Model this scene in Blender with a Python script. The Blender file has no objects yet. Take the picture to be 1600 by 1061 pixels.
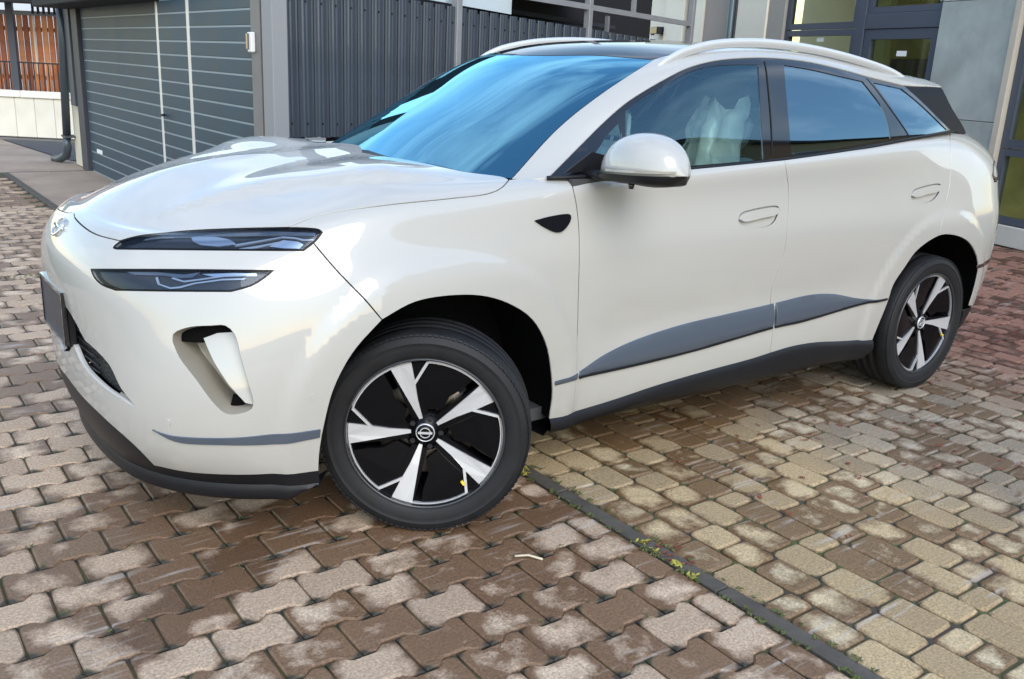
import bpy, bmesh, math, random, json
import numpy as np
from mathutils import Vector, Matrix
from mathutils.geometry import delaunay_2d_cdt

# ------------------------------------------------------------------ scene, camera, sky, sun
scn = bpy.context.scene
COL = scn.collection
cam_d = bpy.data.cameras.new('camera'); cam_o = bpy.data.objects.new('camera', cam_d); COL.objects.link(cam_o)
cam_d.sensor_width = 36.0; cam_d.lens = 1437.29 / 1600 * 36.0; cam_d.clip_end = 2000; cam_d.clip_start = .05
_R = (0.806177, -0.589887, 0.045947); _U = (0.131859, 0.254823, 0.957955); _F = (0.576794, 0.766223, -0.283215)
cam_o.matrix_world = Matrix(((_R[0], _U[0], -_F[0], -1.47827), (_R[1], _U[1], -_F[1], -2.41781), (_R[2], _U[2], -_F[2], 1.53489), (0, 0, 0, 1)))
scn.camera = cam_o

SUN_DIR = Vector((-.22, -.78, .58)).normalized()
sun_d = bpy.data.lights.new('sun', 'SUN'); sun_o = bpy.data.objects.new('sun', sun_d); COL.objects.link(sun_o)
sun_d.energy = 1.1; sun_d.angle = math.radians(40); sun_d.color = (1, .95, .88)
sun_o.rotation_euler = SUN_DIR.to_track_quat('Z', 'Y').to_euler()

world = bpy.data.worlds.new('World'); scn.world = world; world.use_nodes = True
wn = world.node_tree; wn.nodes.clear()
def wnode(t, **k):
    n = wn.nodes.new(t)
    for a, b in k.items(): setattr(n, a, b)
    return n
w_out = wnode('ShaderNodeOutputWorld'); w_bg = wnode('ShaderNodeBackground'); w_sky = wnode('ShaderNodeTexSky', sky_type='NISHITA')
w_sky.sun_disc = False; w_sky.sun_elevation = math.asin(SUN_DIR.z); w_sky.sun_rotation = math.atan2(SUN_DIR.x, SUN_DIR.y)
w_sky.air_density = 1.5; w_sky.dust_density = .5; w_sky.ozone_density = 2.0
w_bg.inputs['Strength'].default_value = .15
w_tc = wnode('ShaderNodeTexCoord'); w_map = wnode('ShaderNodeMapping'); w_map.inputs['Scale'].default_value = (1.0, 1.0, 2.4)
w_map.inputs['Rotation'].default_value = (0, 0, .5)
w_no = wnode('ShaderNodeTexNoise'); w_no.inputs['Scale'].default_value = 2.1; w_no.inputs['Detail'].default_value = 7; w_no.inputs['Roughness'].default_value = .56
w_no.inputs['Distortion'].default_value = .5
w_rp = wnode('ShaderNodeValToRGB'); w_rp.color_ramp.elements[0].position = .46; w_rp.color_ramp.elements[1].position = .72; w_rp.color_ramp.elements[1].color = (.54, .54, .54, 1)
w_mx = wnode('ShaderNodeMix', data_type='RGBA'); w_mx.inputs['B'].default_value = (7.6, 7.9, 8.6, 1)
L_ = wn.links.new
L_(w_tc.outputs['Generated'], w_map.inputs['Vector']); L_(w_map.outputs['Vector'], w_no.inputs['Vector'])
L_(w_no.outputs['Fac'], w_rp.inputs['Fac']); L_(w_rp.outputs['Color'], w_mx.inputs['Factor']); L_(w_sky.outputs['Color'], w_mx.inputs['A'])
L_(w_mx.outputs['Result'], w_bg.inputs['Color']); L_(w_bg.outputs['Background'], w_out.inputs['Surface'])

vs = scn.view_settings
vs.view_transform = 'Standard'; vs.look = 'None'; vs.gamma = 1; vs.use_curve_mapping = False; vs.exposure = 1.1
try: scn.cycles.max_bounces = 8; scn.cycles.transparent_max_bounces = 12
except Exception: pass
rnd = random.Random(7)

# ------------------------------------------------------------------ materials
MATS = {}
def mat(name, color, rough=.5, metal=0, coat=0, coat_r=.03, spec=.5, vary=None, bump=None, ior=None):
    """vary=(noise scale, amount) multiplies the colour; bump=(scale, strength, distance)"""
    if name in MATS: return MATS[name]
    m = bpy.data.materials.new(name); m.use_nodes = True; nt = m.node_tree; b = nt.nodes['Principled BSDF']
    b.inputs['Base Color'].default_value = (*color, 1); b.inputs['Roughness'].default_value = rough; b.inputs['Metallic'].default_value = metal
    b.inputs['Coat Weight'].default_value = coat; b.inputs['Coat Roughness'].default_value = coat_r; b.inputs['Specular IOR Level'].default_value = spec
    tc = nt.nodes.new('ShaderNodeTexCoord')
    if vary:
        n = nt.nodes.new('ShaderNodeTexNoise'); n.inputs['Scale'].default_value = vary[0]; n.inputs['Detail'].default_value = 6; n.inputs['Roughness'].default_value = .62
        r = nt.nodes.new('ShaderNodeMapRange'); r.inputs['From Min'].default_value = .3; r.inputs['From Max'].default_value = .7
        r.inputs['To Min'].default_value = 1 - vary[1]; r.inputs['To Max'].default_value = 1 + vary[1]
        mx = nt.nodes.new('ShaderNodeMix'); mx.data_type = 'RGBA'; mx.blend_type = 'MULTIPLY'; mx.inputs['Factor'].default_value = 1; mx.inputs['A'].default_value = (*color, 1)
        nt.links.new(tc.outputs['Object'], n.inputs['Vector']); nt.links.new(n.outputs['Fac'], r.inputs['Value']); nt.links.new(r.outputs['Result'], mx.inputs['B'])
        nt.links.new(mx.outputs['Result'], b.inputs['Base Color'])
        r2 = nt.nodes.new('ShaderNodeMapRange'); r2.inputs['To Min'].default_value = max(.02, rough - .12); r2.inputs['To Max'].default_value = min(1, rough + .12)
        nt.links.new(n.outputs['Fac'], r2.inputs['Value']); nt.links.new(r2.outputs['Result'], b.inputs['Roughness'])
    if bump:
        n = nt.nodes.new('ShaderNodeTexNoise'); n.inputs['Scale'].default_value = bump[0]; n.inputs['Detail'].default_value = 5
        bp = nt.nodes.new('ShaderNodeBump'); bp.inputs['Strength'].default_value = bump[1]; bp.inputs['Distance'].default_value = bump[2]
        nt.links.new(tc.outputs['Object'], n.inputs['Vector']); nt.links.new(n.outputs['Fac'], bp.inputs['Height']); nt.links.new(bp.outputs['Normal'], b.inputs['Normal'])
    MATS[name] = m
    return m
def glass(name, tint, ior=1.5, refl=(1, 1, 1), rough=0.0, power=5.0):
    """thin pane: tinted see-through plus Fresnel mirror"""
    if name in MATS: return MATS[name]
    m = bpy.data.materials.new(name); m.use_nodes = True; nt = m.node_tree; nt.nodes.clear()
    out = nt.nodes.new('ShaderNodeOutputMaterial'); mix = nt.nodes.new('ShaderNodeMixShader')
    tr = nt.nodes.new('ShaderNodeBsdfTransparent'); tr.inputs['Color'].default_value = (*tint, 1)
    gl = nt.nodes.new('ShaderNodeBsdfGlossy'); gl.inputs['Color'].default_value = (*refl, 1); gl.inputs['Roughness'].default_value = rough
    lw = nt.nodes.new('ShaderNodeLayerWeight'); lw.inputs['Blend'].default_value = .5     # facing = 1 - |cos|, the same from both sides
    pw = nt.nodes.new('ShaderNodeMath'); pw.operation = 'POWER'; pw.inputs[1].default_value = power
    f0 = ((ior - 1) / (ior + 1)) ** 2
    ma = nt.nodes.new('ShaderNodeMath'); ma.operation = 'MULTIPLY_ADD'; ma.inputs[1].default_value = 1 - f0; ma.inputs[2].default_value = f0; ma.use_clamp = True
    nt.links.new(lw.outputs['Facing'], pw.inputs[0]); nt.links.new(pw.outputs['Value'], ma.inputs[0]); nt.links.new(ma.outputs['Value'], mix.inputs['Fac'])
    nt.links.new(tr.outputs['BSDF'], mix.inputs[1]); nt.links.new(gl.outputs['BSDF'], mix.inputs[2]); nt.links.new(mix.outputs['Shader'], out.inputs['Surface'])
    MATS[name] = m
    return m

PAINT = mat('pearl_paint', (.405, .396, .374), .42, 0, 1.0, .02, .5)
PAINT.node_tree.nodes['Principled BSDF'].inputs['Coat IOR'].default_value = 1.6
BLACK = mat('satin_black_plastic', (.008, .0085, .011), .45, spec=.3, bump=(400, .15, .001))
LINER = mat('wheel_liner', (.003, .003, .0035), .9, spec=.1)
GLOSSB = mat('piano_black', (.006, .006, .008), .08, 0, .6)
GREYP = mat('grey_cladding', (.055, .072, .10), .40, 0, .7, .16); GREYP.node_tree.nodes['Principled BSDF'].inputs['Coat IOR'].default_value = 1.7
SILVER = mat('machined_alloy', (.66, .67, .70), .34, .55)
CHROME = mat('chrome', (.8, .82, .85), .07, 1.0)
RUBBER = mat('tyre_rubber', (.012, .0125, .0145), .6, spec=.3, vary=(14, .25), bump=(120, .2, .002))
DISC = mat('brake_disc', (.16, .135, .11), .42, .85)
WS_GL = glass('windscreen_glass', (.14, .20, .24), 3.3, (.34, .78, 1.0), 0.0, 2.05)
FR_GL = glass('front_door_glass', (.58, .72, .72), 2.0, (.55, .86, 1), 0.0, 3.6)
RR_GL = glass('privacy_glass', (.03, .034, .04), 2.7, (.58, .84, 1), 0.0, 3.4)
CLEAR = glass('clear_lens', (.80, .84, .9), 1.45, (.5, .55, .62))
ROOF_GL = mat('roof_glass', (.005, .0055, .007), .05, 0, 0, .03, .35)

# ------------------------------------------------------------------ object helpers
def label(o, lab, cat, group=None):
    o['label'] = lab; o['category'] = cat
    if group: o['group'] = group
    return o
def empty(name, loc, lab=None, cat=None, group=None, rz=0, parent=None):
    o = bpy.data.objects.new(name, None); COL.objects.link(o); o.location = loc; o.rotation_euler = (0, 0, rz); o.empty_display_size = .1
    if lab: label(o, lab, cat, group)
    if parent: setparent(o, parent)
    return o
bpy.context.view_layer.update()
def wmat(o):
    M = o.matrix_basis.copy()
    return (wmat(o.parent) @ M) if o.parent else M
def setparent(o, p):
    """parent keeping the world placement"""
    w = wmat(o); o.parent = p; o.matrix_parent_inverse = Matrix()
    o.matrix_basis = wmat(p).inverted() @ w
    return o
def link_mesh(name, me, parent=None, loc=None):
    o = bpy.data.objects.new(name, me); COL.objects.link(o)
    if loc is not None: o.location = loc
    if parent: setparent(o, parent)
    return o
class MB:
    """collects simple solids into one mesh; coordinates are world unless built with a parent-local flag"""
    def __init__(s): s.v = []; s.f = []; s.m = []; s.sm = []
    def add(s, vs_, fs, mi=0, smooth=False):
        k = len(s.v); s.v += [tuple(map(float, p)) for p in vs_]; s.f += [tuple(i + k for i in f) for f in fs]; s.m += [mi] * len(fs); s.sm += [smooth] * len(fs)
        return s
    def box(s, lo, hi, mi=0, M=None, bev=0):
        x0, y0, z0 = lo; x1, y1, z1 = hi
        b = min(bev, (x1 - x0) * .45, (y1 - y0) * .45, (z1 - z0) * .45)
        if b <= 0:
            P = [(x0, y0, z0), (x1, y0, z0), (x1, y1, z0), (x0, y1, z0), (x0, y0, z1), (x1, y0, z1), (x1, y1, z1), (x0, y1, z1)]
            F = [(0, 3, 2, 1), (4, 5, 6, 7), (0, 1, 5, 4), (1, 2, 6, 5), (2, 3, 7, 6), (3, 0, 4, 7)]
        else:
            bm = bmesh.new(); r = bmesh.ops.create_cube(bm, size=1)
            for v in bm.verts: v.co = ((x0 + x1) / 2 + v.co.x * (x1 - x0), (y0 + y1) / 2 + v.co.y * (y1 - y0), (z0 + z1) / 2 + v.co.z * (z1 - z0))
            bmesh.ops.bevel(bm, geom=bm.edges[:], offset=b, segments=1, affect='EDGES', profile=.5)
            bm.verts.index_update(); P = [tuple(v.co) for v in bm.verts]; F = [tuple(v.index for v in f.verts) for f in bm.faces]; bm.free()
        if M is not None: P = [tuple(M @ Vector(p)) for p in P]
        return s.add(P, F, mi)
    def tube(s, pts, r, n=10, mi=0, caps=True, flat=1.0):
        pts = [Vector(p) for p in pts]; rr = r if isinstance(r, (list, tuple)) else [r] * len(pts); V = []; F = []
        up0 = Vector((0, 0, 1))
        for i, p in enumerate(pts):
            t = (pts[min(i + 1, len(pts) - 1)] - pts[max(i - 1, 0)]).normalized()
            a = t.cross(up0)
            if a.length < .05: a = t.cross(Vector((1, 0, 0)))
            a.normalize(); b = a.cross(t).normalized()
            for k in range(n):
                th = 2 * math.pi * k / n
                V.append(p + a * math.cos(th) * rr[i] + b * math.sin(th) * rr[i] * flat)
        for i in range(len(pts) - 1):
            for k in range(n):
                k2 = (k + 1) % n
                F.append((i * n + k, i * n + k2, (i + 1) * n + k2, (i + 1) * n + k))
        if caps: F.append(tuple(range(n))[::-1]); F.append(tuple((len(pts) - 1) * n + k for k in range(n)))
        return s.add(V, F, mi, True)
    def prism(s, poly, axis, a0, a1, mi=0, M=None):
        """poly: 2D points in the two other axes (in order), extruded along axis"""
        n = len(poly); V = []
        for a in (a0, a1):
            for p in poly:
                c = list(p); c.insert(axis, a); V.append(c)
        F = [tuple(range(n))[::-1], tuple(range(n, 2 * n))] + [(i, (i + 1) % n, n + (i + 1) % n, n + i) for i in range(n)]
        if M is not None: V = [tuple(M @ Vector(p)) for p in V]
        return s.add(V, F, mi)
    def build(s, name, mats, parent=None, loc=None, local=False, M=None):
        """vertices are world coordinates; loc moves the origin there; local=True: vertices already relative to loc/parent"""
        if not isinstance(mats, (list, tuple)): mats = [mats]
        o0 = Vector(loc) if loc is not None else Vector((0, 0, 0))
        if loc is None and parent is None and not local and s.v:
            A = np.array(s.v); o0 = Vector(((A[:, 0].min() + A[:, 0].max()) / 2, (A[:, 1].min() + A[:, 1].max()) / 2, A[:, 2].min()))
        elif loc is None and not local and s.v:
            A = np.array(s.v); o0 = Vector(tuple((A.min(0) + A.max(0)) / 2))
        me = bpy.data.meshes.new(name)
        V = s.v if local else [(p[0] - o0[0], p[1] - o0[1], p[2] - o0[2]) for p in s.v]
        me.from_pydata(V, [], s.f)
        for m in mats: me.materials.append(m)
        me.polygons.foreach_set('material_index', s.m); me.polygons.foreach_set('use_smooth', s.sm)
        bm = bmesh.new(); bm.from_mesh(me); bmesh.ops.recalc_face_normals(bm, faces=bm.faces[:]); bm.to_mesh(me); bm.free()
        me.update()
        return link_mesh(name, me, parent, o0 if (loc is not None or not local) else None)
def copy_tree(o, parent=None):
    c = o.copy(); COL.objects.link(c)
    if parent: c.parent = parent
    for ch in [x for x in bpy.data.objects if x.parent == o]: copy_tree(ch, c)
    return c
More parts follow.
